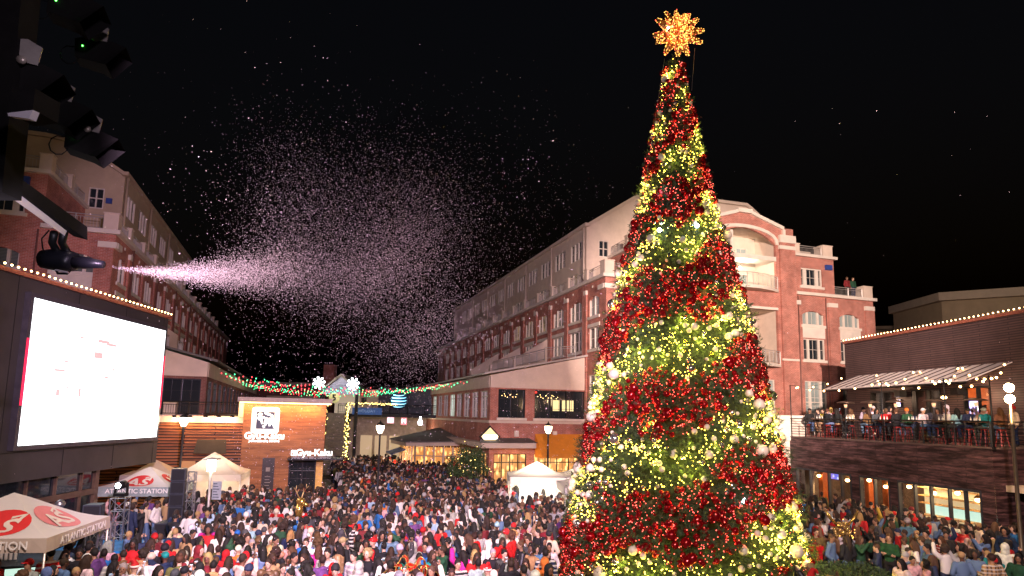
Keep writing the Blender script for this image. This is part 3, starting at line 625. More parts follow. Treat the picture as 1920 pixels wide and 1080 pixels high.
mb.build('shop_glass', EM('dim_shop', (1,.75,.45), .35), FE)
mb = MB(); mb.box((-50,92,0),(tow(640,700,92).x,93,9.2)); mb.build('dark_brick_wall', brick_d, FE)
mb = MB(); mb.box((-50,91.9,9.2),(tow(640,700,92).x,93.1,9.6)); mb.build('coping', cream, FE)
mb = MB(); aa = tow(500,740,80); mb.box((aa.x,80,0),(tow(600,740,80).x,81,7.4)); mb.build('cream_parapet', cream, FE)
mb = MB(); aa = tow(617,690,84); mb.box((aa.x-.7,84,0),(aa.x+.7,85.2,tow(617,684,84).z)); mb.build('brick_chimney', brick, FE)
sg = thing('phone_shop_sign', 'glowing blue-white striped globe logo sign on the navy wall', 'shop sign', (0,0,0))
c0 = tow(747,750,65.4); R_ = .85; mb = MB()
for k, (zz, wd) in enumerate(((.68,.14),(.36,.2),(.0,.22),(-.36,.18),(-.68,.1))):
    n = 14; hw = math.sqrt(max(.01,1-zz*zz))*R_; pts = []
    for i in range(n+1):
        s_ = -1+2*i/n; sag = -.16*math.sqrt(max(0,1-s_*s_)); pts.append((c0.x+hw*s_, c0.z+zz*R_+sag*R_+wd*.62*R_*math.sqrt(max(0,1-s_*s_))**.5*(.5-.35*s_)*1.0))
    for i in range(n, -1, -1):
        s_ = -1+2*i/n; sag = -.16*math.sqrt(max(0,1-s_*s_)); pts.append((c0.x+hw*s_, c0.z+zz*R_+sag*R_-wd*.62*R_*math.sqrt(max(0,1-s_*s_))**.5*(.5-.35*s_)))
    pts = pts[1:-1]; mb.prism([(x,65.4,z) for x,z in pts], (0,.08,0))
mb.build('globe_stripes', EM('logo_cyan', (.35,.85,1), 3.2, False), sg)
mb = MB(); mb.lathe([(.95,0),(.95,.1)], n=24); o = mb.build('round_backing', M('navy_disc', (.01,.05,.12), .5), sg); o.location = (c0.x,65.6,c0.z); o.rotation_euler = (PI/2,0,0)
for (x, y, w_, h_, col, nm, lab, txt) in ((732,788,13,11,(1,.5,.6),'small_shop_sign','small pink-white lit shop sign below the striped globe','BB'),(757,790,11,13,(1,.25,.28),'small_shop_sign','small red lit box sign right of the pink-white one','M'),(788,790,7,14,(1,.95,.85),'small_shop_sign','small white bottle-shaped lit sign nearest the right shop wing','')):
    t = thing(nm, lab, 'shop sign', (0,0,0), 0, 'small lit shop signs'); mb = MB(); Y = 62.6 if x < 780 else 57
    a = tow(x-w_/2,y+h_/2,Y); b = tow(x+w_/2,y-h_/2,Y)
    if txt: mb.box((a.x,Y,a.z),(b.x,Y+.15,b.z)); mb.build('sign_box', EM('ss%d' % x, tuple(c*.8 for c in col), 1.6, False), t); sign_text('sign_letters', txt, (b.z-a.z)*.85, EM('sswhite', (1,.95,.95), 5, False), t, ((a.x+b.x)/2,Y-.03,(a.z+b.z)/2))
    else: mb.lathe([(.18,0),(.22,.3),(.1,.5),(.08,.75)], c=((a.x+b.x)/2,Y,a.z), n=10); mb.build('sign_box', EM('sswhite', (1,.95,.95), 5, False), t)
bn = thing('blue_banner', 'long blue banner on the upper walkway railing', 'banner', (0,0,0)); mb = MB(); rect(mb, 660, 765, 716, 777, 62.9, .05)
mb.build('banner_cloth', M('banner_blue', (.04,.12,.4), .7), bn); bb = tow(688,771,62.85); sign_text('banner_words', 'HOLIDAY', .38, M('banner_pale', (.25,.45,.8), .6), bn, (bb.x,62.86,bb.z), ext=.005)
# stair with garland posts and the pavilion over it
ST = thing('staircase', 'long outdoor stair with light-wrapped rails climbing to the upper walkway', 'staircase', (0,0,0))
xl, xr = -17.5, -15.9; mb = MB()
for k in range(30): sx_ = 2.05*(1-(k+.5)/30); mb.box((xl+sx_,62-8+8*k/30,0),(xr+sx_,62-8+8*(k+1)/30,5.45*(k+1)/30))
mb.build('steps', M('step_grey', (.16,.14,.12), .8), ST)
for x in (xl-.1, xr+.1):
    mb = MB(); mb.tube([(x+2.05,54,.9),(x,62,6.4)], .05, 5); mb.tube([(x+2.05,54,0),(x+2.05,54,.9)], .05, 5); mb.tube([(x,62,5.4),(x,62,6.4)], .05, 5); mb.build('handrail', black, ST)
mb = MB()
for x in (xl-.25, xr+.25):
    for k in range(150):
        f = k/150; mb.ball((x+2.05*(1-f)+RNG.normal(0,.13),54+8*f,.9+5.5*f+RNG.normal(0,.16)), .035, 5, 3)
for k in range(60): mb.ball((xr+.3+4.6*k/60,62.9,6.4+RNG.normal(0,.07)), .035, 5, 3)
for k in range(40): mb.ball((xr+2.25+2.2*k/40,53.8,.9+RNG.normal(0,.15)), .035, 5, 3)
tag(mb.build('rail_lights', EM('garland_gold', (1,.72,.2), 9, False), ST), kind='stuff')
PV = thing('gabled_pavilion', 'small gabled pavilion with a round number five sign over the stair', 'pavilion', (0,0,0))
A0 = tow(605,735,61); A1 = tow(672,735,61); AP = tow(640,706,61); mb = MB()
mb.prism([(A0.x,61,A0.z-.2),(A1.x,61,A0.z-.2),(A1.x,61,A0.z+.1),(AP.x,61,AP.z),(A0.x,61,A0.z+.1)], (0,.2,0)); mb.build('gable_wall', M('blue_gable', (.22,.24,.36), .7), PV)
mb = MB(); mb.prism([(A0.x-.3,60.7,A0.z-.1),(AP.x,60.7,AP.z+.05),(AP.x,60.7,AP.z+.25),(A0.x-.3,60.7,A0.z+.1)], (0,4,0)); mb.prism([(A1.x+.3,60.7,A0.z-.1),(AP.x,60.7,AP.z+.05),(AP.x,60.7,AP.z+.25),(A1.x+.3,60.7,A0.z+.1)], (0,4,0)); mb.build('roof', roofm, PV)
mb = MB(); 
for x in (A0.x+.1, A1.x-.1): mb.box((x-.14,60.8,0),(x+.14,61,A0.z-.2))
mb.build('post', black, PV); mb = MB(); mb.box((-17.6,64.5,5.45),(-15.2,64.7,7.3)); mb.build('lift_wall', EM('lobby_wall', (1,.85,.6), .3), PV)
c5_ = tow(627,746,60.9); mb = MB(); mb.lathe([(.5,0),(.5,.06)], n=20); o = mb.build('round_sign', EM('five_disc', (.75,.7,.3), .5), PV); o.location = c5_; o.rotation_euler = (PI/2,0,0)
sign_text('sign_number', '5', .8, black, PV, (c5_.x,60.8,c5_.z), bold=.03)
for i, (x, y) in enumerate(((598,718),(662,720))):
    c = tow(x,y,60); t = thing('snowflake_light', ('bright white snowflake light left of the pavilion gable','bright white snowflake light right of the pavilion gable')[i], 'snowflake', c, 0, 'snowflakes on the pavilion')
    mb = MB()
    for k in range(8):
        a = 2*PI*k/8+.2; mb.tube([(0,0,0),(.52*math.cos(a),0,.52*math.sin(a))], .05, 5); mb.ball((.5*math.cos(a),0,.5*math.sin(a)), .1, 6, 4)
    mb.ball((0,0,0), .2, 8, 5); mb.build('flake_arms', EM('snow_white', (.92,.96,1), 12, False), t)
# red and green lights hung across the street
SAG = .8
for k in range(9):
    yy = 4+3.3*k; a = W(LC,5.2+.2,yy+1,8.2); b = W(LC,22.9,yy+3.5-1.3*k*.12,8.3)
    t = thing('street_light_string', '%s string of red and green bulbs across the street' % ['Nearest','Second nearest','Third nearest','Fourth nearest','Middle','Fourth farthest','Third farthest','Second farthest','Farthest'][k], 'string lights', a, 0, 'red and green strings over the street')
    n = 24; pt = [a.lerp(b, i/n)-a-Vector((0,0,SAG*4*(i/n)*(1-i/n))) for i in range(n+1)]
    mb = MB(); mb.tube(pt, .012, 3); mb.build('wire', black, t)
    mr, mg = MB(), MB()
    for i in range(66):
        f = (i+.5)/66; q = a.lerp(b, f)-a-Vector((0,0,SAG*4*f*(1-f)+.1+RNG.uniform(0,.3)))
        (mr if RNG.random() < .45 else mg).ball((q.x,q.y,q.z), .03, 5, 4, (1,1,1.5))
    tag(mr.build('red_bulbs', EM('bulb_red', (1,.06,.07), 6, False), t), kind='stuff'); tag(mg.build('green_bulbs', EM('bulb_green', (.08,1,.35), 5, False), t), kind='stuff')
# ------------------------------------------------------------------ bar building on the right
D0 = Vector((19.7,26.5,0)); BH = 102.3
bd = Vector((math.cos(math.radians(BH)), math.sin(math.radians(BH)), 0)); bo = Vector((-bd.y, bd.x, 0))
U0 = Vector((23.6,30.06,0))-D0; ud = Vector((math.cos(math.radians(95.7)), math.sin(math.radians(95.7)), 0)); uo = Vector((-ud.y, ud.x, 0))
BB = thing('rooftop_bar', 'dark timber bar with a crowded roof terrace and lit ground floor windows', 'bar', D0)
Pb = lambda u, z, d: tuple(bd*u+bo*d+Vector((0,0,z))); Pu = lambda u, z, d: tuple(U0+ud*u+uo*d+Vector((0,0,z)))
Pr = lambda u, z, d: tuple(-bo*u-bd*d+Vector((0,0,z)))         # return wall, u runs away from the street
timber = PLANKS('charred_timber', (.115,.058,.06), (.06,.032,.036), .13, 1.9, .5, mort=.008)
nzt = [n for n in timber.node_tree.nodes if n.type == 'MAP_RANGE'][0]; nzt.inputs['To Min'].default_value = .25; nzt.inputs['To Max'].default_value = 2.9; nzt.inputs['From Min'].default_value = .42; nzt.inputs['From Max'].default_value = .8
H3 = [(.6,4.95,.06,2.86),(5.45,7.43,.06,2.86),(8.0,12.5,.06,2.86)]
mb = MB(); holes_wall(mb, Pb, 0, 13.3, 0, 4.6, H3, .3); mb.add([Pb(13.3,0,0),Pb(13.3,0,-6),Pb(13.3,4.6,-6),Pb(13.3,4.6,0)], [(0,1,2,3)]); mb.build('timber_wall', timber, BB)
mb = MB(); holes_wall(mb, Pr, 0.002, 9, 0, 4.6, []); mb.build('return_wall', timber, BB)
frm = M('blue_grey_frame', (.03,.035,.045), .5)
for h, mu in zip(H3, ((.18,.36,.58,.78),(.5,),(.17,.39,.73))):
    wm = MB(); W_ = h[1]-h[0]
    pbox(wm, Pb, h[0], h[0]+.08, h[2], h[3], -.15, .03); pbox(wm, Pb, h[1]-.08, h[1], h[2], h[3], -.15, .03); pbox(wm, Pb, h[0]+.08, h[1]-.08, h[3]-.1, h[3], -.15, .03)
    for m in mu: pbox(wm, Pb, h[0]+W_*m-.04, h[0]+W_*m+.04, h[2], h[3]-.1, -.14, .02)
    wn = wm.build('window', frm, BB); gmb = MB(); gmb.add([Pb(h[0],h[2],-.12),Pb(h[1],h[2],-.12),Pb(h[1],h[3],-.12),Pb(h[0],h[3],-.12)], [(0,1,2,3)]); gmb.build('pane', clear, wn)
inner = M('bar_room_wall', (.09,.06,.05), .7)
mb = MB()
for q in ([Pb(.1,0,-4.5),Pb(13,0,-4.5),Pb(13,3.1,-4.5),Pb(.1,3.1,-4.5)],[Pb(.1,3.1,-.31),Pb(13,3.1,-.31),Pb(13,3.1,-4.5),Pb(.1,3.1,-4.5)],[Pb(.1,0,-.31),Pb(.1,0,-4.5),Pb(.1,3.1,-4.5),Pb(.1,3.1,-.31)],[Pb(13,0,-.31),Pb(13,0,-4.5),Pb(13,3.1,-4.5),Pb(13,3.1,-.31)]): mb.add(q, [(0,1,2,3)])
mb.build('room_lining', inner, BB)
orangep = M('orange_pillar', (.55,.13,.03), .5)
for u in (8.1, 5.9+.9, 12.8, 11.6):
    mb = MB(); pbox(mb, Pb, u-.18, u+.18, .01, 3.09, -1.3, -.95); mb.build('interior_pillar', orangep if u < 12 else M('cream_pillar', (.6,.5,.35), .6), BB)
shelf = thing('back_bar_shelf', 'warm lit shelves of bottles behind the bar window nearest the corner', 'shelf', D0); mb = MB()
for z in (1.05,1.62,1.98,2.38): pbox(mb, Pb, 2.2, 6.2, z, z+.05, -2.7, -2.3)
mb.build('shelf_board', M('shelf_wood', (.4,.24,.1), .5), shelf)
mb = MB(); pbox(mb, Pb, 2.2, 6.2, .9, 2.9, -2.78, -2.72); mb.build('lit_back_panel', EM('back_bar_glow', (1,.75,.4), .8), shelf)
mb = MB(); pbox(mb, Pb, 2.3, 6.1, 1.12, 1.58, -2.69, -2.66); mb.build('mirror_glow', EM('teal_glow', (.7,1,.85), 1.1), shelf)
bt = [M('bottle_%s' % n, c, .15) for n, c in (('amber',(.3,.1,.02)),('clear',(.7,.68,.6)),('green',(.05,.15,.06)),('red',(.35,.03,.03)))]
bm_ = MB()
for z in (1.67,2.03,2.43):
    for k in range(30):
        u = 2.3+.13*k+RNG.uniform(-.02,.02); q = Pb(u, z, -2.5); bm_.mat(int(RNG.integers(4))); hh = RNG.uniform(.8,1.15)
        bm_.lathe([(.035,0),(.04,.01),(.04,.17*hh),(.015,.23*hh),(.015,.28*hh)], q, 6)
tag(tag(bm_.build('bottles', bt), 'rows of small bottles on the lit back bar shelves', 'bottles'), kind='stuff')
warmp = EM('pendant_glow', (1,.6,.25), 16)
for i, (x, y) in enumerate(((315,215),(538,250),(708,250),(838,300),(1022,300),(1215,350),(1400,350),(1560,405))):
    u, z = plane(D0.x, D0.y, BH, 1460+x/4.174, 840+y/4.174, .8); p_ = D0+bd*u-bo*.8; z = min(z, 2.85)
    t = thing('pendant_lamp', 'round woven pendant lamp inside the bar window, %s from the tree side' % ['first','second','third','fourth','fifth','sixth','seventh','eighth'][i], 'pendant lamp', (p_.x,p_.y,z), 0, 'pendant lamps inside the bar')
    mb = MB(); mb.ball((0,0,-.02), .1, 8, 6, (1.2,1.2,.9)); mb.build('bulb', warmp, t); mb = MB(); mb.lathe([(.03,.2),(.1,.15),(.15,.07)], n=12, cap=False); mb.build('lamp_shade', M('wicker', (.5,.26,.08), .6), t)
    mb = MB(); mb.tube([(0,0,.15),(0,0,3.09-z)], .008, 3); mb.build('cord', black, t)
for i, (x0, y0, x1, y1) in enumerate(((330,178,385,245),(400,195,470,243))):
    a = plane(D0.x, D0.y, BH, 1460+x0/4.174, 840+y1/4.174, 1.5); b = plane(D0.x, D0.y, BH, 1460+x1/4.174, 840+y0/4.174, 1.5)
    t = thing('television', ('television showing blue and white sport inside the bar, left one','television showing blue sport inside the bar, right one')[i], 'television', D0, 0, 'televisions inside the bar')
    mb = MB(); pbox(mb, Pb, b[0], a[0], a[1], b[1], -1.56, -1.5); mb.build('casing', black, t)
    m = bpy.data.materials.new('tv_picture'); nt, N, L, p = nodes(m); tc = N.new('ShaderNodeTexCoord'); v = N.new('ShaderNodeTexVoronoi'); v.inputs['Scale'].default_value = 5; L.new(tc.outputs['Object'], v.inputs['Vector'])
    r = N.new('ShaderNodeValToRGB'); r.color_ramp.elements[0].color = (.75,.85,1,1); r.color_ramp.elements[1].color = (.02,.08,.7,1); r.color_ramp.elements[0].position = .3; r.color_ramp.elements[1].position = .45; L.new(v.outputs['Distance'], r.inputs[0]); L.new(r.outputs[0], p.inputs['Emission Color']); p.inputs['Emission Strength'].default_value = 1.6
    mb = MB(); pbox(mb, Pb, b[0]+.03, a[0]-.03, a[1]+.03, b[1]-.03, -1.499, -1.49); mb.build('picture', m, t)
# terrace floor, upper wall, doors
mb = MB(); zt = 4.6
mb.prism([Pb(0,zt,.03),Pb(13.3,zt,.03),Pb(13.3,zt,-7),Pb(0,zt,-9)], (0,0,.06)); mb.build('terrace_floor', M('deck_boards', (.12,.08,.07), .7), BB)
brickp = BRICK('dark_siding', (.085,.05,.048), (.07,.042,.042), (.02,.014,.016), 3., .12, .55, .3); [n for n in brickp.node_tree.nodes if n.type == 'TEX_BRICK'][0].inputs['Mortar Size'].default_value = .02
HU = [(1.3,3.0,4.7,7.5),(4.5,6.7,4.7,7.5),(7.9,10.3,4.9,7.5)]
mb = MB(); holes_wall(mb, Pu, -8, 12.7, 4.6, 10.75, HU, .25); mb.add([Pu(12.7,0,0),Pu(12.7,0,-9),Pu(12.7,10.75,-9),Pu(12.7,10.75,0)], [(0,1,2,3)]); mb.build('upper_wall', brickp, BB)
mb = MB(); pbox(mb, Pu, -8, 12.75, 10.75, 10.9, -9, .1); mb.build('roof_edge', MATS['red_edge'], BB)
for i, h in enumerate(HU):
    wm = MB(); pbox(wm, Pu, h[0], h[0]+.08, h[2], h[3], -.2, .02); pbox(wm, Pu, h[1]-.08, h[1], h[2], h[3], -.2, .02); pbox(wm, Pu, h[0]+.08, h[1]-.08, h[3]-.1, h[3], -.2, .02)
    pbox(wm, Pu, (h[0]+h[1])/2-.04, (h[0]+h[1])/2+.04, h[2], h[3]-.1, -.2, .0); wn = wm.build('window', black, BB)
    gmb = MB(); gmb.add([Pu(h[0],h[2],-.15),Pu(h[1],h[2],-.15),Pu(h[1],h[3],-.15),Pu(h[0],h[3],-.15)], [(0,1,2,3)]); gmb.build('pane', clear, wn)
mb = MB()
for q in ([Pu(.8,4.62,-3),Pu(10.9,4.62,-3),Pu(10.9,7.8,-3),Pu(.8,7.8,-3)],[Pu(.8,7.8,-.26),Pu(10.9,7.8,-.26),Pu(10.9,7.8,-3),Pu(.8,7.8,-3)]): mb.add(q, [(0,1,2,3)])
mb.build('upper_room_lining', inner, BB)
mb = MB(); pbox(mb, Pu, 4.3, 6.0, 4.63, 7.79, -2.95, -2.6); mb.build('orange_room_wall', orangep, BB)
for i, (u, z, d) in enumerate(((5.4,7.35,-1.5),(3.7,6.95,.5),(9.,7.1,-1.2))):
    q = D0+Vector(Pu(u,0,d)); t = thing('pendant_lamp', ['pendant lamp glowing inside the terrace doorway','amber pendant lamp hanging before the terrace wall by the speaker','pendant lamp behind the left terrace window'][i], 'pendant lamp', (q.x,q.y,z)); mb = MB(); mb.ball((0,0,0), .1, 8, 6, (1.4,1.4,.8)); mb.build('bulb', warmp, t); mb = MB(); mb.tube([(0,0,.1),(0,0,.5)], .01, 3); mb.build('cord', black, t)
for i, (u0, u1, z0, z1) in enumerate(((7.5,7.9,6.5,6.95),(2.0,2.6,6.0,6.9))):
    t = thing('television', ['small blue-lit television on the terrace wall left of the doorway','television with a blue and white picture at the right end of the terrace'][i], 'television', D0); mb = MB(); pbox(mb, Pu, u0, u1, z0, z1, .02, .08); mb.build('casing', black, t)
    mb = MB(); pbox(mb, Pu, u0+.03, u1-.03, z0+.03, z1-.03, .081, .09); mb.build('picture', m, t)
for i, u in enumerate((7.2, 3.0)):
    q = D0+Vector(Pu(u,7.25,.35)); t = thing('loudspeaker', 'black loudspeaker under the terrace awning, %s' % ['left of the doorway','right of the doorway'][i], 'loudspeaker', q, 0, 'loudspeakers under the awning')
    mb = MB(); mb.prism([(-.2,-.35,-.17),(.2,-.35,-.17),(.28,.1,-.2),(-.28,.1,-.2)], (0,0,.36)); mb.build('cabinet', black, t)
# awning with standing seams
mb = MB(); eL, eR, tL, tR = 11.6, .75, 10.6, -.05
def aw(u, f): return Vector(Pu(u,8.5,.02)).lerp(Vector(Pu(u,7.62,1.9)), f)
q = [Vector(Pu(tR,8.5,.02)),Vector(Pu(11.3,8.5,.02)),Vector(Pu(12.2,7.62,1.9)),Vector(Pu(tR+.6,7.62,1.9))]
mb.prism(q, (0,0,.05)); mb.build('awning_sheet', M('awning_metal', (.62,.56,.54), .6, 0, var=.1), BB)
mb = MB(); n = 15
for k in range(n+1):
    f = k/n; a = q[0].lerp(q[1], f)+Vector((0,0,.09)); b = q[3].lerp(q[2], f)+Vector((0,0,.09)); mb.tube([a,b], .022, 4)
mb.build('awning_seams', M('seam_dark', (.05,.035,.035), .5), BB)
mb = MB(); a, b = Vector(Pu(tR+.6,7.55,1.95)), Vector(Pu(12.2,7.55,1.95)); mb.tube([a,b], .06, 4); mb.build('gutter', black, BB)
railing(BB, [Pb(13.2,4.66,-.02),Pb(0.03,4.66,-.02)], 1.05, mat=black, bars=True, post=1.75, name='terrace_railing')
railing(BB, [Pr(0.08,4.66,.0),Pr(5,4.66,.0)], 1.05, mat=black, bars=True, post=1.6, name='terrace_railing')
# roof string, awning strings
t = thing('roof_light_string', 'row of small warm bulbs along the roof edge of the dark bar', 'string lights', D0); mb = MB()
for k in range(72): mb.ball(Pu(-8+.29*k,10.98,.12), .035, 6, 4)
tag(mb.build('bulbs', bulbw, t), kind='stuff'); mb = MB(); mb.tube([Pu(-8,11.0,.12),Pu(12.8,11.0,.12)], .01, 3); mb.build('wire', black, t)
tp = []
for i, (x, y) in enumerate(((1480,722),(1650,714),(1767,709),(1852,704))):
    u, z = plane(D0.x, D0.y, BH, x, y, 0); p0 = Vector(Pb(u,4.66,-.05)); p1 = Vector(Pb(u,z,-.05)); tp.append(p1)
    t = thing('lighting_pole', 'thin black pole on the terrace railing, %s' % ['nearest the tree','second from the tree','third from the tree','by the street lamp'][i], 'pole', D0+p0, 0, 'poles carrying the terrace bulbs'); mb = MB(); mb.tube([(0,0,-.1),p1-p0], .03, 6); mb.box((-.05,-.05,-.1),(.05,.05,.02)); mb.build('shaft', black, t)
al = [Vector(Pu(u,8.75,.1)) for u in (12.3,9.5,6.,3.,.2)]
runs = [(tp[0],al[0]),(tp[0],tp[1]),(tp[1],al[1]),(tp[1],al[2]),(tp[1],tp[2]),(tp[2],al[2]),(tp[2],al[3]),(tp[2],tp[3]),(tp[3],al[3]),(tp[3],al[4])]
whr = ['farthest left, pole to roof','along the railing nearest the tree','second pole to the left awning end','second pole to mid awning','between the second and third poles','third pole to mid awning','third pole to the doorway side','between the two right poles','right pole to the doorway side','rightmost, pole to awning end']
for i, (a, b) in enumerate(runs):
    t = thing('terrace_light_string', 'swag of globe bulbs over the terrace, %s' % whr[i], 'string lights', D0, 0, 'swags of globe bulbs over the terrace')
    n = 10; sg_ = .35; pt = [a.lerp(b, k/n)-Vector((0,0,sg_*4*(k/n)*(1-k/n))) for k in range(n+1)]
    mb = MB(); mb.tube(pt, .01, 3); mb.build('wire', black, t); mb = MB(); nb = 4 if i != 1 else 6
    for k in range(nb): f = (k+.5)/nb; c = a.lerp(b, f)-Vector((0,0,sg_*4*f*(1-f)+.08)); mb = MB(); mb.ball(c, .05, 8, 6); mb.build('bulb', EM('globe_bulb', (1,.55,.2), 18), t)
# lit wood below the terrace's far right, canopy
cn = MB(); cn.prism([Pr(.5,2.9,.05),Pr(7,2.9,.05),Pr(7,2.9,2.0),Pr(.5,2.9,2.0)], (0,0,.25)); cn.build('entrance_canopy', cream, BB)
# pale building far behind the bar
FB = thing('pale_building', 'plain pale stucco building far behind the bar roof', 'building', (0,0,0))
mb = MB(); a = atY(1765,565,62); mb.prism([(a.x,62,0),(a.x+40,38,0),(a.x+40,70,0),(a.x,70,0)], (0,0,a.z)); mb.build('stucco_wall', creamd, FB)
mb = MB(); mb.prism([(a.x-.5,61.6,a.z),(a.x+40,37.4,a.z),(a.x+40,70,a.z),(a.x-.5,70,a.z)], (0,0,.8)); mb.build('cornice', cream, FB)
mb = MB(); a = atY(1700,612,75); mb.box((a.x-8,75,0),(a.x+8,85,a.z-.4)); mb.add([(a.x-8,75,a.z-.4),(a.x+8,75,a.z-.8),(a.x+3,75,a.z),(a.x,75,a.z+.1),(a.x-3,75,a.z)],[(0,1,2,3,4)]); mb.build('rear_wing', creamd, FB)
# ------------------------------------------------------------------ tents
tentw = M('white_canvas', (.72,.68,.64), .75, var=.04, scale=1.5); tentb = M('beige_canvas', (.55,.46,.38), .75, var=.06); tentg = M('pale_canvas', (.66,.6,.58), .75, var=.05)
redp = M('print_red', (.6,.03,.03), .7, var=.08); pink = M('print_pink', (.62,.2,.2), .7, var=.05); 
for m_ in (tentw, tentb, tentg):
    nt = m_.node_tree; tl = nt.nodes.new('ShaderNodeBsdfTranslucent'); tl.inputs[0].default_value = (.75,.68,.6,1); ms = nt.nodes.new('ShaderNodeMixShader'); ms.inputs[0].default_value = .2
    nt.links.new(nt.nodes['Principled BSDF'].outputs[0], ms.inputs[1]); nt.links.new(tl.outputs[0], ms.inputs[2]); nt.links.new(ms.outputs[0], nt.nodes['Material Output'].inputs[0])
leg_m = M('tent_pole', (.6,.56,.5), .4, .5)
def tent(label, c, s, rot, ze, zp, mat, val=.32, val_mat=None, walls=(), group='pop-up tents around the plaza', light=0, lcol=(1,.85,.65)):
    t = thing('canopy_tent', label, 'tent', (c[0],c[1],0), rot, group)
    mb = MB(); n = 6; cs = [(-s,-s),(s,-s),(s,s),(-s,s)]
    for i in range(4):
        a, b = Vector((*cs[i],ze)), Vector((*cs[(i+1)%4],ze)); pk = Vector((0,0,zp)); rows = []
        for j in range(n+1):
            f = j/n; row = []
            for k in range(n+1):
                p_ = a.lerp(b, k/n).lerp(pk, f); p_.z -= .16*math.sin(PI*f)*(1-f)*1.2+.05*math.sin(PI*k/n)*(1-f)*f; row.append(tuple(p_))
            rows += row
        mb.add(rows, [(j*(n+1)+k,j*(n+1)+k+1,(j+1)*(n+1)+k+1,(j+1)*(n+1)+k) for j in range(n) for k in range(n)], True)
    mb.build('canopy', mat, t)
    mb = MB()
    for i in range(4):
        a, b = cs[i], cs[(i+1)%4]; m = 10; e = .01
        for k in range(m):
            p_, q = [(a[0]+(b[0]-a[0])*x/m, a[1]+(b[1]-a[1])*x/m) for x in (k, k+1)]
            w1, w2 = 1.0+.012*math.sin(k*2.1), 1.0+.012*math.sin((k+1)*2.1)
            mb.add([(p_[0],p_[1],ze),(q[0],q[1],ze),(q[0]*w2,q[1]*w2,ze-val),(p_[0]*w1,p_[1]*w1,ze-val)], [(0,1,2,3)])
    mb.build('valance', val_mat or mat, t)
    for x, y in cs:
        mb = MB(); mb.tube([(x*.985,y*.985,0),(x*.985,y*.985,ze)], .028, 6); mb.box((x*.985-.07,y*.985-.07,0),(x*.985+.07,y*.985+.07,.015)); mb.build('leg', leg_m, t)
    for w_ in walls:
        a, b = cs[w_], cs[(w_+1)%4]; mb = MB(); mb.add([(a[0]*.97,a[1]*.97,.02),(b[0]*.97,b[1]*.97,.02),(b[0]*.97,b[1]*.97,ze-.02),(a[0]*.97,a[1]*.97,ze-.02)], [(0,1,2,3)]); mb.build('side_wall', mat, t)
    if light:
        l = bpy.data.lights.new('tent_light', 'POINT'); l.energy = light; l.color = lcol; l.shadow_soft_size = .12; lo = bpy.data.objects.new('tent_light', l); COL.objects.link(lo); lo.location = (c[0],c[1],ze-.15)
        b = thing('tent_lamp', 'bright bulb inside the '+' '.join(label.split()[:11]), 'lamp', (c[0],c[1],ze+.02)); mb = MB(); mb.ball((0,0,0), .05); mb.build('bulb', EM('tent_bulb', lcol, 25, False), b)
    return t
def printed(t, s, ze, zp, face, disc, f=.36, r=.62, words=None, sh=0.):
    """red disc with AS on canopy face 0: -y, 1: +x ; words on the valance below"""
    a, b = [(Vector((-s,-s,ze)),Vector((s,-s,ze))),(Vector((s,-s,ze)),Vector((s,s,ze)))][face]; pk = Vector((0,0,zp)); mid = (a+b)/2
    x = (b-a).normalized(); up = (pk-mid).normalized(); nrm = x.cross(up).normalized()
    def on(u, v, h=0):
        q = mid+x*(u+sh)+up*(v); L_ = (pk-mid).length; ff = v/L_; q.z -= .16*math.sin(PI*ff)*(1-ff)*1.2+.02; return q+nrm*(h+.03)
    c = on(0, f*(pk-mid).length); n = 24
    mb = MB(); cv = f*(pk-mid).length; mb.add([on(0,cv)]+[on(r*1.05*math.cos(2*PI*k/n), cv+r*.92*math.sin(2*PI*k/n)) for k in range(n)], [(0,1+k,1+(k+1)%n) for k in range(n)]); mb.build('printed_disc', disc, t)
    wp = lambda v: on(v.x, cv+v.y, .02)
    me = text_mb('AS', .8, 0, .02); 
    for v in me.vertices: v.co = on(v.co.x+v.co.y*.12-.06, cv+v.co.y-.1, .02)
    me.materials.clear(); me.materials.append(white); o = bpy.data.objects.new('printed_letters', me); COL.objects.link(o); o.parent = t
    mb = MB(); mb.add([wp(Vector(q)) for q in ((.12,.3,0),(.46,.42,0),(.36,.12,0),(.28,.14,0),(.33,.32,0),(.13,.22,0))], [(0,1,2,3,4,5)]); mb.build('arrow_mark', white, t)
    if words:
        off = nrm.copy(); off.z = 0; off.normalize(); cc = mid+off*.05+Vector((0,0,-.17))
        sign_text('valance_words', words, .27, M('valance_print', (.85,.8,.75), .6), t, cc+x*.1, xdir=tuple(x), ext=.003, bold=.004)
r1 = math.radians(9.6)
T1 = tent('white tent with red round AS prints over the sound desk, nearest the camera', (-13.15,17.45), 1.72, r1, 2.42, 3.3, tentw, .34, tentb, group='tents with red AS prints')
printed(T1, 1.72, 2.42, 3.3, 0, redp, words='ATLANTIC STATION', sh=.35); printed(T1, 1.72, 2.42, 3.3, 1, pink, words='ATLANTIC STATION')
T2 = tent('white and grey tent with red AS prints under the screen building corner', (-16.35,29.7), 1.5, r1, 2.2, 2.95, tentg, .4, M('grey_valance', (.25,.3,.3), .7), group='tents with red AS prints', light=35)
printed(T2, 1.5, 2.2, 2.95, 0, redp, r=.5, words='ATLANTIC STATION'); printed(T2, 1.5, 2.2, 2.95, 1, redp, r=.5)
T3 = tent('beige tent with a bright food stall inside, beside the slat wall', (-14.95,33.), 1.55, math.radians(14), 2.45, 3.45, tentb, .3, walls=(2,), light=300, lcol=(1,.8,.6))
T3b = tent('small beige tent behind the printed tent, against the slat wall', (-18.2,33.6), 1.3, ANG, 2.3, 2.95, tentb, .25)
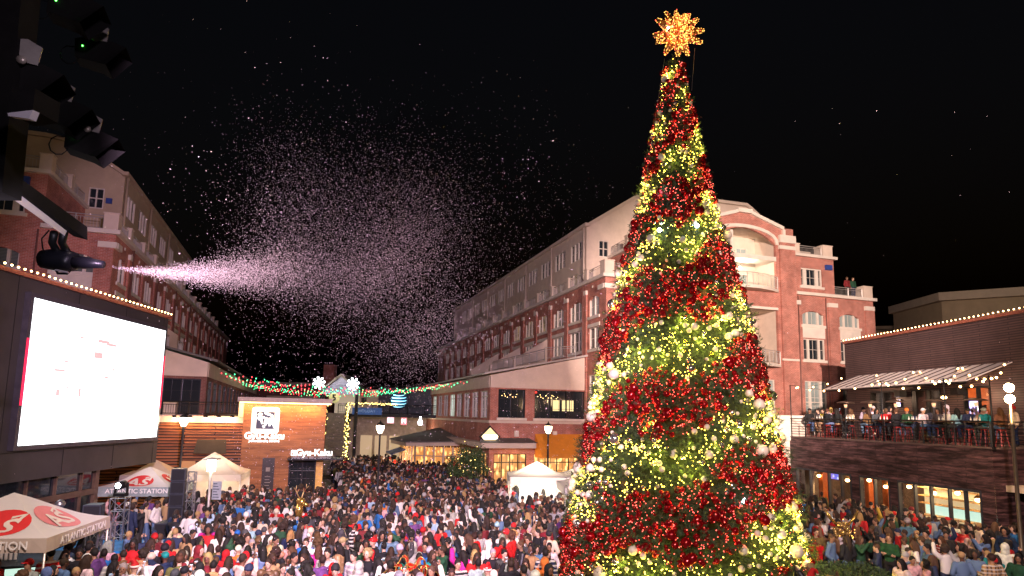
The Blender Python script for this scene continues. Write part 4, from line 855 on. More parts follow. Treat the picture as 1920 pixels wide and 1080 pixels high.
T4 = tent('bright white tent in front of the warm shop window, left of the pair', (1.45,33.6), 1.5, .05, 2.58, 3.25, tentw, .35, walls=(2,3), light=620)
T5 = tent('white tent half hidden by the Christmas tree, farther one', (4.15,34.6), 1.5, .1, 2.5, 3.2, tentw, .35, light=260)
T6 = tent('white tent half hidden by the Christmas tree, nearer one', (3.9,30.6), 1.5, .05, 2.45, 3.2, tentw, .35, light=220)
fs = thing('food_stall', 'food stall counter with bottles and trays inside the bright beige tent', 'stall', (-14.8,32.2,0), math.radians(14)); mb = MB(); mb.box((-1.2,-.3,0),(1.2,.3,.9)); mb.build('counter', M('red_cloth', (.35,.05,.03), .8), fs)
mb = MB()
for k in range(14): mb.lathe([(.05,0),(.05,.16),(.02,.22),(.02,.3)], (-1.1+.16*k,RNG.uniform(-.15,.15),.9), 6)
mb.build('bottles', bt[:1], fs)
# ------------------------------------------------------------------ sound desk, trusses, stage
def truss(label, c, h, w=.32, g='aluminium truss towers by the stage'):
    t = thing('truss_tower', label, 'truss tower', (c[0],c[1],0), .2, g); mb = MB(); q = w/2
    for x, y in ((-q,-q),(q,-q),(q,q),(-q,q)): mb.tube([(x,y,0),(x,y,h)], .025, 5)
    n = int(h/.4); cs = [(-q,-q),(q,-q),(q,q),(-q,q)]
    for i in range(4):
        a, b = cs[i], cs[(i+1)%4]
        for k in range(n):
            z0, z1 = h*k/n, h*(k+1)/n; s0, s1 = (a, b) if k % 2 else (b, a); mb.tube([(*s0,z0),(*s1,z1)], .013, 4); mb.tube([(*a,z1),(*b,z1)], .013, 4)
    mb.build('truss_frame', steel, t); mb = MB(); mb.box((-.4,-.4,0),(.4,.4,.03)); mb.build('base_plate', black, t); return t
truss('aluminium truss tower beside the printed tent, front one', (-11.9,19.6), 2.2); truss('aluminium truss tower beside the printed tent, rear one', (-12.9,20.6), 2.2); truss('aluminium truss tower under the moving spotlight', (-14.3,24.2), 2.3, .5); truss('aluminium truss tower beside the tall black speaker column', (-13.7,28.2), 2.9)
def spk(label, c, w, d, z0, z1, tilt=0):
    t = thing('speaker_column', label, 'loudspeaker', (c[0],c[1],0), .25, 'black speaker stacks by the stage'); mb = MB(); n = max(1, int((z1-z0)/.5)); hh = (z1-z0)/n
    for k in range(n): mb.prism([(-w/2,-d/2,z0+hh*k+.01),(w/2,-d/2,z0+hh*k+.01),(w/2*.8,d/2,z0+hh*k+.01),(-w/2*.8,d/2,z0+hh*k+.01)], (0,0,hh-.02))
    mb.build('cabinet', M('speaker_black', (.03,.035,.05), .5), t); mb = MB()
    for k in range(n): mb.box((-w/2+.04,-d/2-.012,z0+hh*k+.05),(w/2-.04,-d/2-.002,z0+hh*(k+1)-.05))
    mb.build('grille', M('grille', (.015,.015,.02), .9, bump=.4, scale=60), t)
    if z0 > 0: mb = MB(); mb.tube([(0,0,0),(0,0,z0)], .04, 6); mb.build('stand', black, t)
spk('black speaker column left of the blue stage table', (-14.2,22.6), .55, .6, 0, 2.3); spk('tall black speaker column in front of the bright food tent', (-13.9,27.6), .55, .6, .0, 3.1); spk('wide black bass cabinet beside the stage steps', (-13.1,26.3), 1.6, .9, 0, 1.15)
stg = thing('stage_platform', 'low stage with a bright blue top and coloured front beside the truss', 'stage', (-14.1,22.9,0), .15); mb = MB(); mb.box((-1.2,-.7,.72),(1.7,1.3,.8)); mb.build('platform_top', M('stage_blue', (.02,.2,.5), .5), stg)
mb = MB(); mb.box((-1.18,-.68,0),(1.68,1.28,.718)); mb.build('skirt', M('skirt_orange', (.3,.12,.06), .7, var=.6, scale=2), stg); mb = MB(); mb.box((-2.5,-3.,.0),(.6,-.75,.85)); mb.build('front_riser', M('riser_navy', (.03,.05,.08), .6), stg)
mh = thing('moving_spotlight', 'moving-head spotlight shining white on top of a truss tower', 'spotlight', (-14.3,24.2,2.35)); mb = MB(); mb.box((-.2,-.15,0),(.2,.15,.12)); mb.build('base', black, mh); mb = MB(); mb.box((-.24,-.05,.1),(-.2,.05,.5)); mb.box((.2,-.05,.1),(.24,.05,.5)); mb.build('yoke', black, mh)
mb = MB(); mb.tube([(0,.15,.42),(0,-.22,.4)], .15, 10); hd = mb.build('lamp_head', black, mh); mb = MB(); mb.tube([(0,-.225,.4),(0,-.235,.4)], .1, 10); mb.build('lens', EM('spot_lens', (.9,.95,1), 30, False), mh)
mh2 = thing('robot_light', 'silver moving-head light standing behind the printed tent', 'spotlight', (-14.3,20.6,1.9)); mb = MB(); mb.lathe([(.3,0),(.32,.1),(.1,.2)], n=14); mb.build('base', steel, mh2); mb = MB(); mb.tube([(0,0,.2),(.1,-.05,.45),(.28,-.1,.65),(.4,-.12,.72)], .12, 10); mb.build('lamp_head', steel, mh2); mb = MB(); mb.tube([(0,0,-1.9),(0,0,0)], .05, 6); mb.build('stand', black, mh2)
dj = thing('sound_desk', 'sound mixing desk with papers under the printed tent', 'desk', (-13.1,16.9,0), r1); mb = MB(); mb.box((-1.5,-.4,.72),(1.5,.4,.78)); mb.build('table_top', black, dj); mb = MB(); mb.box((-1.48,-.38,0),(1.48,-.36,.72)); mb.build('drape', M('black_drape', (.02,.02,.025), .9), dj)
mb = MB(); mb.prism([(.2,-.3,.79),(1.1,-.3,.79),(1.1,.3,.92),(.2,.3,.92)], (0,0,.06)); mb.build('mixer', M('mixer_grey', (.12,.12,.13), .4), dj)
lp = thing('laptop', 'open laptop with a pale glowing screen on the sound desk', 'laptop', (-12.6,17.25,.8), r1+.3); mb = MB(); mb.box((-.28,-.2,0),(.28,.2,.03)); mb.build('keyboard', black, lp); mb = MB(); mb.prism([(-.42,.2,.03),(.42,.2,.03),(.42,.34,.58),(-.42,.34,.58)], (0,.03,0)); mb.build('lid', black, lp); mb = MB(); mb.add([(-.39,.196,.06),(.39,.196,.06),(.39,.33,.55),(-.39,.33,.55)], [(0,1,2,3)]); mb.build('laptop_screen', EM('laptop_glow', (.7,1,.85), .9, False), lp)
pw = thing('ribbed_partition', 'pale ribbed partition wall at the left edge under the screen', 'partition', atY(0,985,20.2)-Vector((.6,0,0)), .5); pw.location.z = 0; mb = MB()
for k in range(14): mb.tube([(-.6+.12*k,0,0),(-.6+.12*k,0,2.5)], .05, 6)
mb.build('ribs', tentw, pw)
# ------------------------------------------------------------------ street lamps
def lamp(label, p, h, g='street lamps'):
    t = thing('street_lamp', label, 'street lamp', (p[0],p[1],0), 0, g); mb = MB(); mb.lathe([(.16,0),(.17,.25),(.11,.35),(.09,.9),(.06,1.1),(.05,h-.4),(.09,h-.35),(.06,h-.3)], n=10); mb.build('post', M('lamp_post', (.05,.05,.055), .45, .5), t)
    mb = MB(); mb.lathe([(.1,h-.3),(.21,h-.05),(.22,h+.12)], n=12); mb.build('globe', lampw, t); mb = MB(); mb.lathe([(.24,h+.12),(.2,h+.2),(.06,h+.3),(.02,h+.4)], n=12); mb.build('cap', black, t)
    l = bpy.data.lights.new('street_glow', 'POINT'); l.energy = 90; l.color = (1,.72,.45); l.shadow_soft_size = .2; lo = bpy.data.objects.new('street_glow', l); COL.objects.link(lo); lo.location = (p[0],p[1]-.35,h)
def lp_(x, y, Y): v = atY(x, y, Y); return (v.x, v.y), v.z
for lab, x, y, Y in (('black street lamp in front of the wood slat wall',345,788,32.5),('street lamp in the middle of the crowd near the far stair',713,802,35.5),('street lamp between the white tent and the orange awning',1028,803,38)):
    p, h = lp_(x, y, Y); lamp(lab, p, h)
p, h = lp_(397, 868, 27.5); t = thing('disc_lamp', 'modern disc-topped lamp on a slim pale pole beside the food tent', 'lamp', (p[0],p[1],0)); mb = MB(); mb.tube([(0,0,0),(0,0,h-.35)], .06, 8); mb.build('post', ironw, t); mb = MB(); mb.lathe([(.17,h-.35),(.17,h+.15)], n=12); mb.build('globe', EM('disc_lamp_glow', (1,.85,.6), 9), t); mb = MB(); mb.lathe([(.36,h+.15),(.36,h+.18),(.05,h+.22)], n=16); mb.build('cap', ironw, t)
mb = MB(); mb.box((.12,-.03,h-1.5),(.5,.0,h-.75)); mb.build('screen_panel', M('grey_panel', (.35,.38,.42), .5), t); mb = MB()
for k in range(6): mb.box((.16,-.04,h-1.42+.11*k),(.42-.05*(k%3),-.031,h-1.38+.11*k))
mb.build('panel_print', M('panel_dark', (.1,.12,.15), .5), t)
RLp = atY(1893,742,24.0); t = thing('street_lamp', 'tall street lamp with two blazing globes in front of the bar corner', 'street lamp', (RLp.x,RLp.y,0), 0, 'street lamps'); h = RLp.z
mb = MB(); mb.lathe([(.14,0),(.14,.4),(.075,.6),(.06,h-1.1),(.1,h-1.05),(.05,h-1.0),(.045,h-.15)], n=10); mb.build('post', M('bronze_post', (.22,.18,.13), .35, .7), t)
for z in (-.12, .3): mb = MB(); mb.ball((0,0,h+z), .165, 12, 8); mb.build('globe', EM('hot_globe', (1,.7,.36), 60, False), t)
l = bpy.data.lights.new('bar_lamp_light', 'POINT'); l.energy = 900; l.color = (1,.6,.28); l.shadow_soft_size = .25; lo = bpy.data.objects.new('bar_lamp_light', l); COL.objects.link(lo); lo.location = (RLp.x-.3,RLp.y-.3,h+.1)
v = atY(1114,750,43.3); t = thing('wall_lantern', 'glowing wall lantern on the brick corner beside the tree', 'wall lamp', v); mb = MB(); mb.ball((0,0,0), .17, 8, 6, (1,1,2.2)); mb.build('globe', EM('lantern_glow', (1,.7,.35), 14), t); mb = MB(); mb.box((-.05,0,-.5),(.05,.4,-.42)); mb.build('bracket', black, t)
l = bpy.data.lights.new('lantern_light', 'POINT'); l.energy = 120; l.color = (1,.6,.3); lo = bpy.data.objects.new('lantern_light', l); COL.objects.link(lo); lo.location = v-Vector((.2,.3,0))
v = atY(1470,808,40); t = thing('wall_lantern', 'white flood lamp low behind the tree beside the bar', 'wall lamp', v); mb = MB(); mb.ball((0,0,0), .2, 8, 6); mb.build('globe', EM('flood_white', (1,.95,.9), 14), t)
pil = thing('white_pillar', 'tall white pillar standing between the tree and the bar', 'pillar', (*W(D0, 0, 0)[:2], 0)); q = atY(1471,930,39.5); pil.location = (q.x,q.y,0); mb = MB(); mb.box((-.55,-.3,0),(.5,.3,4.6)); mb.box((-.65,-.4,4.4),(2.,.4,5.9)); mb.build('shaft', white, pil)
# ------------------------------------------------------------------ leafy things
leafm = M('leaf_green', (.05,.09,.03), .7, var=.5, scale=6); leafd = M('conifer_green', (.022,.05,.02), .65, var=.5, scale=4, col2=(.05,.09,.035)); barkm = M('bark', (.09,.06,.04), .9, bump=.4)
def leaves(name, pts, size, mat, parent, smooth=False):
    n = len(pts); pts = np.asarray(pts); d = RNG.normal(size=(n,3)); d /= np.linalg.norm(d, axis=1)[:,None]; e = np.cross(d, RNG.normal(size=(n,3))); e /= np.linalg.norm(e, axis=1)[:,None]
    s = size*RNG.uniform(.6,1.4,(n,1)); V = np.stack([pts-d*s, pts+e*s*.45, pts+d*s, pts-e*s*.45], 1).reshape(-1,3)
    return fast_mesh(name, V, np.arange(4*n).reshape(n,4), mat, parent)
def fast_mesh(name, V, Q, mat, parent=None, mi=None):
    me = bpy.data.meshes.new(name); k = Q.shape[1]; n = len(Q); me.vertices.add(len(V)); me.vertices.foreach_set('co', np.asarray(V, dtype=np.float32).ravel()); me.loops.add(n*k); me.loops.foreach_set('vertex_index', Q.astype(np.int32).ravel())
    me.polygons.add(n); me.polygons.foreach_set('loop_start', np.arange(0,n*k,k,dtype=np.int32)); me.polygons.foreach_set('loop_total', np.full(n,k,dtype=np.int32))
    for m_ in (mat if isinstance(mat, (list, tuple)) else [mat]): me.materials.append(m_)
    if mi is not None: me.polygons.foreach_set('material_index', mi.astype(np.int32))
    me.update(calc_edges=True); me.validate(); o = bpy.data.objects.new(name, me); COL.objects.link(o); o.parent = parent; return o
hd_ = thing('clipped_hedge', 'dark clipped hedge in the foreground right of the Christmas tree', 'hedge', (10.4,20.6,0)); n = 9000
P_ = RNG.uniform(-1,1,(n,3)); P_ /= np.max(np.abs(P_)**1.0, axis=1)[:,None]; P_ = P_*np.array([1.35,1.2,.5])*RNG.uniform(.9,1.03,(n,1))+[0,0,.55]
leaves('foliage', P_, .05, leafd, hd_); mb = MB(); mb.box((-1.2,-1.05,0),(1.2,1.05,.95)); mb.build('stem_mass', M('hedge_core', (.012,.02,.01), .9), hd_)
for i, (x, y, Y, sc_) in enumerate(((868,905,42,1.2),(893,900,41.5,1.),(600,800,75,1.))):
    if i == 2: continue
    v = atY(x, y, Y); t = thing('street_tree', ['small leafy street tree with warm lights left of the shop corner','slim leafy street tree with warm lights at the shop corner'][i], 'tree', (v.x,v.y,0)); mb = MB(); mb.tube([(0,0,0),(.05,0,1.2),(0,.05,2.2)], .06, 6, r2=.03)
    for k in range(6): a = k*1.05; mb.tube([(0,0,1.2+.15*k),(.5*math.cos(a),.5*math.sin(a),1.9+.2*k)], .025, 4, r2=.01)
    mb.build('trunk', barkm, t); c_ = RNG.normal(size=(14,3))*[.4,.4,.55]*sc_+[0,0,2.3]; pts = np.concatenate([c+RNG.normal(size=(170,3))*.2 for c in c_]); leaves('crown', pts, .07, leafm, t)
    mb = MB()
    for c in pts[::110]: mb.ball(tuple(c), .025, 5, 3)
    tag(mb.build('tree_bulbs', MATS['garland_gold'], t), kind='stuff')
# ------------------------------------------------------------------ the rig, confetti cannon
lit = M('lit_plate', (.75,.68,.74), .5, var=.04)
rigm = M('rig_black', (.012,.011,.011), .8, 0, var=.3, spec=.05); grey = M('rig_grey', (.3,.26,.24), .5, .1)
rt = thing('rig_tower', 'dark square steel tower at the top left corner of the view', 'tower', (0,0,0)); mb = MB(); a = atY(22,-40,5.2); b = atY(-8,360,5.2)
mb.prism([a+Vector((-.14,0,0)),a+Vector((.1,0,0)),b+Vector((.05,0,0)),b+Vector((-.2,0,0))], (0,.22,0)); mb.build('column', rigm, rt)
def fixture(i, x, y, Y, s, lab, ang=0, up=False):
    c = atY(x, y, Y); t = thing('stage_light', lab, 'stage light', c, 0, 'stage lights on the rig'); t.rotation_euler = (0, math.radians(ang), .35); t.scale = (s,s,s)
    mb = MB()      # body narrows behind, hood flares right and down
    mb.add([(-.24,-.12,.1),(-.24,.14,.1),(-.24,.14,-.14),(-.24,-.12,-.14),(.0,-.14,.17),(.0,.16,.17),(.02,.16,-.2),(.02,-.14,-.2),(.34,-.2,.02),(.34,.2,.02),(.12,.2,-.24),(.12,-.2,-.24)],
        [(3,2,1,0),(0,1,5,4),(1,2,6,5),(2,3,7,6),(3,0,4,7),(4,5,9,8),(5,6,10,9),(6,7,11,10),(7,4,8,11)]); mb.build('housing', rigm, t)
    mb = MB(); mb.prism([(-.06,-.17,.1),(.12,-.17,.08),(.14,-.17,.26),(.02,-.17,.32),(-.08,-.17,.3)], (0,.02,0)); mb.build('yoke_plate', grey, t)
    mb = MB(); mb.tube([(.0,-.2,.1),(.0,-.17,.1)], .04, 10); mb.build('bolt', M('bolt_pale', (.5,.42,.36), .4, .5), t)
    mb = MB(); mb.ball((-.15,-.145,.0), .01, 6, 4); mb.build('green_led', EM('led_green', (.1,1,.1), 12, False), t)
    mb = MB(); pts = [(-.22,-.05,.05)]+[(-.3+.1*math.cos(a_), -.1, -.12+.12*math.sin(a_)) for a_ in np.linspace(1.2,6.5,9)]; mb.tube(pts, .008, 4); mb.build('cable', black, t)
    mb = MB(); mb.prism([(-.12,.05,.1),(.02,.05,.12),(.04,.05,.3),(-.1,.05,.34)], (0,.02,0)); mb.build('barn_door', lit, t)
for i, (x, y, Y, s, lab, an) in enumerate(((140,20,6.4,.9,'black stage light at the very top of the rig',0),(186,100,7.0,.9,'black stage light just below the topmost one',-4),(52,150,5.4,.95,'largest black stage light, close to the rig tower',0),(118,212,6.6,.92,'black stage light with a looped cable hanging',0),(170,268,7.0,.92,'lowest black stage light above the confetti cannon',0))): fixture(i, x, y, Y, s, lab, an)
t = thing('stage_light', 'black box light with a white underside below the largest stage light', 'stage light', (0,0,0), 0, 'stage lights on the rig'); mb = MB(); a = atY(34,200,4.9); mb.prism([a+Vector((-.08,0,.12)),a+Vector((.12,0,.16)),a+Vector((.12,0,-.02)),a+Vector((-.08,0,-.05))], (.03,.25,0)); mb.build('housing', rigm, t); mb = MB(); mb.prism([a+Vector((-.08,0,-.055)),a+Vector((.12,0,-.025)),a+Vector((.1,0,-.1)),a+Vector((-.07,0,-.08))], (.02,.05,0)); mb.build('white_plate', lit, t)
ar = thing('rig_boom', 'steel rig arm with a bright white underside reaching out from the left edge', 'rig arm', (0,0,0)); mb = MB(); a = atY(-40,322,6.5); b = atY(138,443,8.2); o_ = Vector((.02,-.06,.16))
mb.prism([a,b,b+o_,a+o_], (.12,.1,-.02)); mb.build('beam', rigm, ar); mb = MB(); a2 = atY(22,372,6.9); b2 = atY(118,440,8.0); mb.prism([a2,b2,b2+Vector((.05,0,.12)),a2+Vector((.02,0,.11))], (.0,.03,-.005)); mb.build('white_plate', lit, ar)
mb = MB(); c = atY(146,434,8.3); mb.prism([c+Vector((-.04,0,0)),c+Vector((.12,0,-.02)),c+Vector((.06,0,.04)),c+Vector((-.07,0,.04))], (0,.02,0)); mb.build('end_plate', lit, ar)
cn_ = thing('confetti_cannon', 'black confetti cannon hanging from the rig arm, blowing pink-lit confetti', 'cannon', (0,0,0)); Yc = 8.6
pt = [atY(x, y, Yc) for x, y in ((80,486),(100,487),(128,489),(140,491),(160,493),(194,496))]; mb = MB(); mb.tube(pt[:4], [.125,.15,.15,.13], 14); mb.tube(pt[3:], [.09,.085,.05], 12); mb.build('barrel', M('cannon_black', (.015,.015,.022), .35, .2), cn_)
mb = MB()
for x in (104, 122): mb.tube([atY(x-2,436,8.3),atY(x-6,455,8.4),atY(x+3,472,Yc),atY(x+6,480,Yc)], .05, 8)
mb.build('hose', black, cn_); mb = MB(); a = atY(104,503,Yc-.1); b = atY(130,509,Yc-.1); mb.tube([a,a+Vector((.04,0,-.07)),b+Vector((-.03,0,-.03)),b+Vector((.02,0,.03))], .018, 6); mb.build('handle', black, cn_)
mb = MB(); mb.tube([atY(92,432,8.2),atY(78,448,8.3),atY(80,465,8.4),atY(84,478,8.5)], .01, 5); mb.build('cable', black, cn_); mb = MB(); mb.tube([atY(104,506,Yc-.14),atY(128,511,Yc-.14)], .012, 5); mb.build('chrome_strip', lit, cn_)
# ------------------------------------------------------------------ Christmas tree
TX, TY = 6.0, 23.0
zt_ = [(0,4.3),(1.6,3.96),(5.3,3.2),(9.1,2.48),(13.1,1.42),(16.5,.78),(18.0,.45),(19.15,.27)]
def TR(z): return float(np.interp(z, [a for a,_ in zt_], [b for _,b in zt_]))
XT = thing('christmas_tree', 'giant Christmas tree wrapped in spiral red and white-gold bands of baubles', 'Christmas tree', (TX,TY,0))
view = math.atan2(-TY, -TX)        # azimuth of the camera seen from the tree
zm = [(-.9,-1),(2.7,0),(6.2,1),(9.9,2),(13.4,3),(15.9,4),(18.0,5),(20,6)]
def phase(z, az):
    phi = (az-view+PI) % (2*PI)-PI           # 0 facing the camera, + to the camera's right
    return np.interp(z-3.5*(1-.4*z/19)*phi/PI, [a for a,_ in zm], [b for _,b in zm])
def is_red(z, az, w=.262):
    n = .1*math.sin(3.1*az+1.7*z)+.085*math.sin(7.3*az-2.9*z+1)+.035*math.sin(17*az+9*z); f = phase(z, az) % 1.0
    return min(f, 1-f)+n < w
mb = MB(); mb.tube([(0,0,0),(0,0,19.3)], .25, 8, r2=.06); mb.build('trunk', barkm, XT)
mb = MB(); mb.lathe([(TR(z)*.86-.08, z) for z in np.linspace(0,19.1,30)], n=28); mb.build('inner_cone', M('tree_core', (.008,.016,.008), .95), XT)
zs = []; n = 17000
while len(zs) < n:
    z = RNG.uniform(0,19.2)
    if RNG.random() < TR(z)/4.35+.03: zs.append(z)
zs = np.array(zs); az = RNG.uniform(0,2*PI,n); rr = np.array([TR(z) for z in zs])*(1+.045*np.sin(9*az+4*zs)+.04*np.sin(23*az-11*zs))+RNG.normal(0,.08,n)-.1
C = np.stack([rr*np.cos(az), rr*np.sin(az), zs], 1); out = np.stack([np.cos(az), np.sin(az), RNG.uniform(-.35,.7,n)], 1)+RNG.normal(0,.35,(n,3)); out /= np.linalg.norm(out, axis=1)[:,None]
L_ = (RNG.uniform(.15,.32,n)+.3*(RNG.random(n)<.05))*(.55+.45*rr/4.)
tips = []; per = 9
for k in range(per):
    f = (k+.6)/per; base = C+out*(L_*f)[:,None]-out*(L_*.35)[:,None]; d = np.cross(out, RNG.normal(size=(n,3))); d /= np.linalg.norm(d, axis=1)[:,None]; d = d+out*.7; d /= np.linalg.norm(d, axis=1)[:,None]
    ln = (.085+.04*RNG.random(n))[:,None]*(1.25-.5*f); w_ = np.cross(d, out); w_ /= (np.linalg.norm(w_, axis=1)[:,None]+1e-6)
    tips.append(np.stack([base-w_*.011, base+w_*.011, base+d*ln+w_*.006, base+d*ln-w_*.006], 1))
V = np.concatenate(tips).reshape(-1,3); fast_mesh('foliage', V, np.arange(len(V)).reshape(-1,4), leafd, XT)
# baubles
def spot(z, az, off): r = TR(z)+off; return (r*math.cos(az), r*math.sin(az), z)
ivory = M('ivory_bauble', (.62,.55,.45), .35, 0, var=.05, spec=.6); redb = M('red_bauble', (.27,.0015,.006), .13, .6, var=.15, spec=.9); silv = M('silver_bauble', (.75,.72,.66), .12, .95, var=.1); gold = M('gold_bauble', (.7,.45,.12), .2, .8)
front = lambda a: math.cos(a-view) > .05
W_, R_2 = [], []
tries = 0; used = []
while len(W_) < 850 or len(R_2) < 5200:
    z = RNG.uniform(.0,18.9); a = RNG.uniform(0,2*PI); tries += 1
    if RNG.random() > TR(z)/4.35+.05: continue
    if is_red(z, a):
        if len(R_2) < 5200: R_2.append((z, a, RNG.choice([.045,.065,.09,.12,.17], p=[.34,.32,.22,.1,.02]), RNG.uniform(-.14,.06)))
    elif len(W_) < 850:
        r = RNG.choice([.06,.09,.13,.185], p=[.42,.34,.16,.08]); r *= .65+.35*TR(z)/3; p_ = Vector(spot(z, a, 0))
        if any((p_-q).length < (r+s)*.95 for q, s in used): continue
        used.append((p_, r)); W_.append((z, a, r, RNG.uniform(-.1,.1)))
W_.sort(key=lambda t: (not front(t[1]), -t[2])); R_2.sort(key=lambda t: (not front(t[1]), -t[2]))
def ballmesh(r, name, m, n=14, k=10): 
    mb = MB(); mb.ball((0,0,0), 1, n, k); mb.mat(0).lathe([(.2,.96),(.2,1.16)], n=8); me_o = mb.build(name, m); me = me_o.data; bpy.data.objects.remove(me_o); return me
mw_, mr_, ms_ = ballmesh(1,'white_bauble',ivory), ballmesh(1,'red_bauble',redb), ballmesh(1,'silver_bauble',silv)
for i, (z, a, r, o_) in enumerate(W_[:60]+R_2[:38]):
    w_ = i < 60; me = (mw_ if i % 6 else ms_) if w_ else mr_
    o = bpy.data.objects.new('white_bauble' if w_ else 'red_bauble', me); COL.objects.link(o); o.parent = XT; o.location = spot(z, a, o_+r*.4); o.scale = (r,r,r); o.rotation_euler = (RNG.uniform(-.5,.5),RNG.uniform(-.5,.5),0)
mb = MB()
for i, (z, a, r, o_) in enumerate(W_[60:]): mb.mat(int(RNG.choice([0,1,2], p=[.6,.33,.07]))).ball(spot(z, a, o_+r*.4), r, 10, 7)
tag(mb.build('small_white_baubles', [ivory, silv, gold], XT), kind='stuff'); mb = MB()
for i, (z, a, r, o_) in enumerate(R_2[38:]): mb.ball(spot(z, a, o_+r*.4), r, 8, 6)
tag(mb.build('small_red_baubles', redb, XT), kind='stuff')
# fairy lights: yellow bulbs in the pale bands, red points mostly stand for bauble glints
gy, gr_ = MB(), MB(); k1 = k2 = 0
while k1+k2 < 6800:
    z = RNG.uniform(0,19.1); a = RNG.uniform(0,2*PI)
    if RNG.random() > TR(z)/4.35+.06 or math.cos(a-view) < -.35: continue
    if is_red(z, a, .27): 
        if RNG.random() < .5: gr_.ball(spot(z, a, RNG.uniform(-.14,.12)), .014, 4, 3); k2 += 1
    else:
        c = .5+.5*math.sin(5.1*a+3.3*z)*math.sin(3.3*a-2.1*z+1)
        if RNG.random() < .12+.88*c*c: gy.ball(spot(z, a, RNG.uniform(-.2,.06)), .018, 4, 3); k1 += 1
tag(gy.build('yellow_fairy_lights', EM('fairy_yellow', (1,.72,.1), 13, False), XT), kind='stuff'); tag(gr_.build('red_light_glints', EM('glint_red', (1,.1,.08), 8, False), XT), kind='stuff')
for (x, y) in ((1238,362),(1236,432),(1306,424),(1394,938)):   # cold white flood lamps clipped inside the tree
    v = atY(x, y, 21.0); zc = v.z; d_ = Vector((v.x-TX, v.y-TY, 0)); 
    lat = (v.x-TX); Rz = TR(zc)+.02; yy = -math.sqrt(max(.01,Rz*Rz-lat*lat)); sc_ = (TY+yy)/21.0; v2 = atY(x, y, TY+yy)
    mb = MB(); mb.ball((v2.x-TX, yy-.05, v2.z), .075, 8, 5); mb.build('white_flood_lamp', EM('cold_lamp', (.6,.9,1), 22), XT)
    l = bpy.data.lights.new('cold_glow', 'POINT'); l.energy = 5; l.color = (.5,.85,1); l.shadow_soft_size = .08; lo = bpy.data.objects.new('cold_glow', l); COL.objects.link(lo); lo.location = (v2.x, TY+yy-.25, v2.z)
cnt = 0
while cnt < 380:
    z = RNG.uniform(.3,18.8); a = view+RNG.uniform(-1.5,1.5)
    if RNG.random() > TR(z)/4.35+.05: continue
    rd = is_red(z, a, .25)
    if rd and RNG.random() < .6: continue
    if not rd and RNG.random() > .15+.85*(.5+.5*math.sin(5.1*a+3.3*z)*math.sin(3.3*a-2.1*z+1))**2: continue
    l = bpy.data.lights.new('fairy_and_fill_glow', 'POINT'); l.energy = 4 if rd else 15; l.color = (1,.08,.05) if rd else (1,.85,.1); l.shadow_soft_size = .05; lo = bpy.data.objects.new('fairy_and_fill_glow', l); COL.objects.link(lo); q = spot(z, a, -.02); lo.location = (q[0]+TX,q[1]+TY,q[2]); cnt += 1  # yellow lamps serve the fairy bulbs, red ones are added fill
# guy wires
mb = MB(); 
for (x0, y0, x1, y1) in ((1246,110,1205,375),(1303,90,1297,170)): mb.tube([atY(x0,y0,22.6)-Vector((TX,TY,0)), atY(x1,y1,21.8)-Vector((TX,TY,0))], .008, 3)
mb.build('guy_wire', M('wire_grey', (.2,.2,.2), .5, .5), XT)
# star
SCn = atY(1271,63,23.0); SR = thing('star_topper', 'golden many-pointed glowing star on top of the Christmas tree', 'star', SCn)
mb = MB(); gl = MB(); rl = MB(); mb.ball((0,0,0), .46, 12, 8, (1,.7,1)); sd_ = [(math.radians(a), .98) for a in (8,38,62,92,118,148,188,207,238,268,292,335)]
dirs = [Vector((math.cos(a), RNG.uniform(-.12,.12), math.sin(a)))*L for a, L in sd_]+[Vector(v).normalized()*.72 for v in ((.3,-1,.3),(-.4,-1,.2),(.1,-1,-.5),(.7,-.8,-.2),(-.7,-.8,-.3),(0,1,0),(.5,1,.5),(-.5,1,.4),(.2,-.9,.8),(-.3,-.8,.9))]
for d in dirs:
    mb.tube([d*.3, d*.6, d], [.2,.15,.075], 8)
    for k in range(62): 
        f = RNG.uniform(.35,1.02); r = .2-.14*max(0,(f-.35))/.65; q = Vector(RNG.normal(size=3)).normalized(); q = (q-d.normalized()*q.dot(d.normalized())); q = q.normalized()*r
        (gl if RNG.random() < .72+.25*(f-.5) else rl).ball(d*f+q, .021, 4, 3)
for k in range(420):
    q = Vector(RNG.normal(size=3)).normalized()*.47; q.y *= .7; (gl if RNG.random() < .5 else rl).ball(q, .022, 4, 3)
mb.build('star_body', M('gold_tinsel', (.65,.3,.1), .3, .6, var=.5, scale=12), SR); tag(gl.build('gold_bulbs', EM('star_gold', (1,.5,.1), 4.5, False), SR), kind='stuff'); tag(rl.build('red_bulbs', EM('star_red', (1,.12,.06), 4, False), SR), kind='stuff')
mb = MB(); mb.ball((-.42,-.2,.1), .04, 6, 4); mb.build('white_spark', EM('spark', (.7,.8,1), 30, False), SR)
mb = MB(); mb.tube([(0,0,-1.3),(0,0,-.3)], .05, 6); mb.build('stem', black, SR)
l = bpy.data.lights.new('star_glow', 'POINT'); l.energy = 60; l.color = (1,.5,.15); lo = bpy.data.objects.new('star_glow', l); COL.objects.link(lo); lo.location = SCn+Vector((0,-1.3,0))
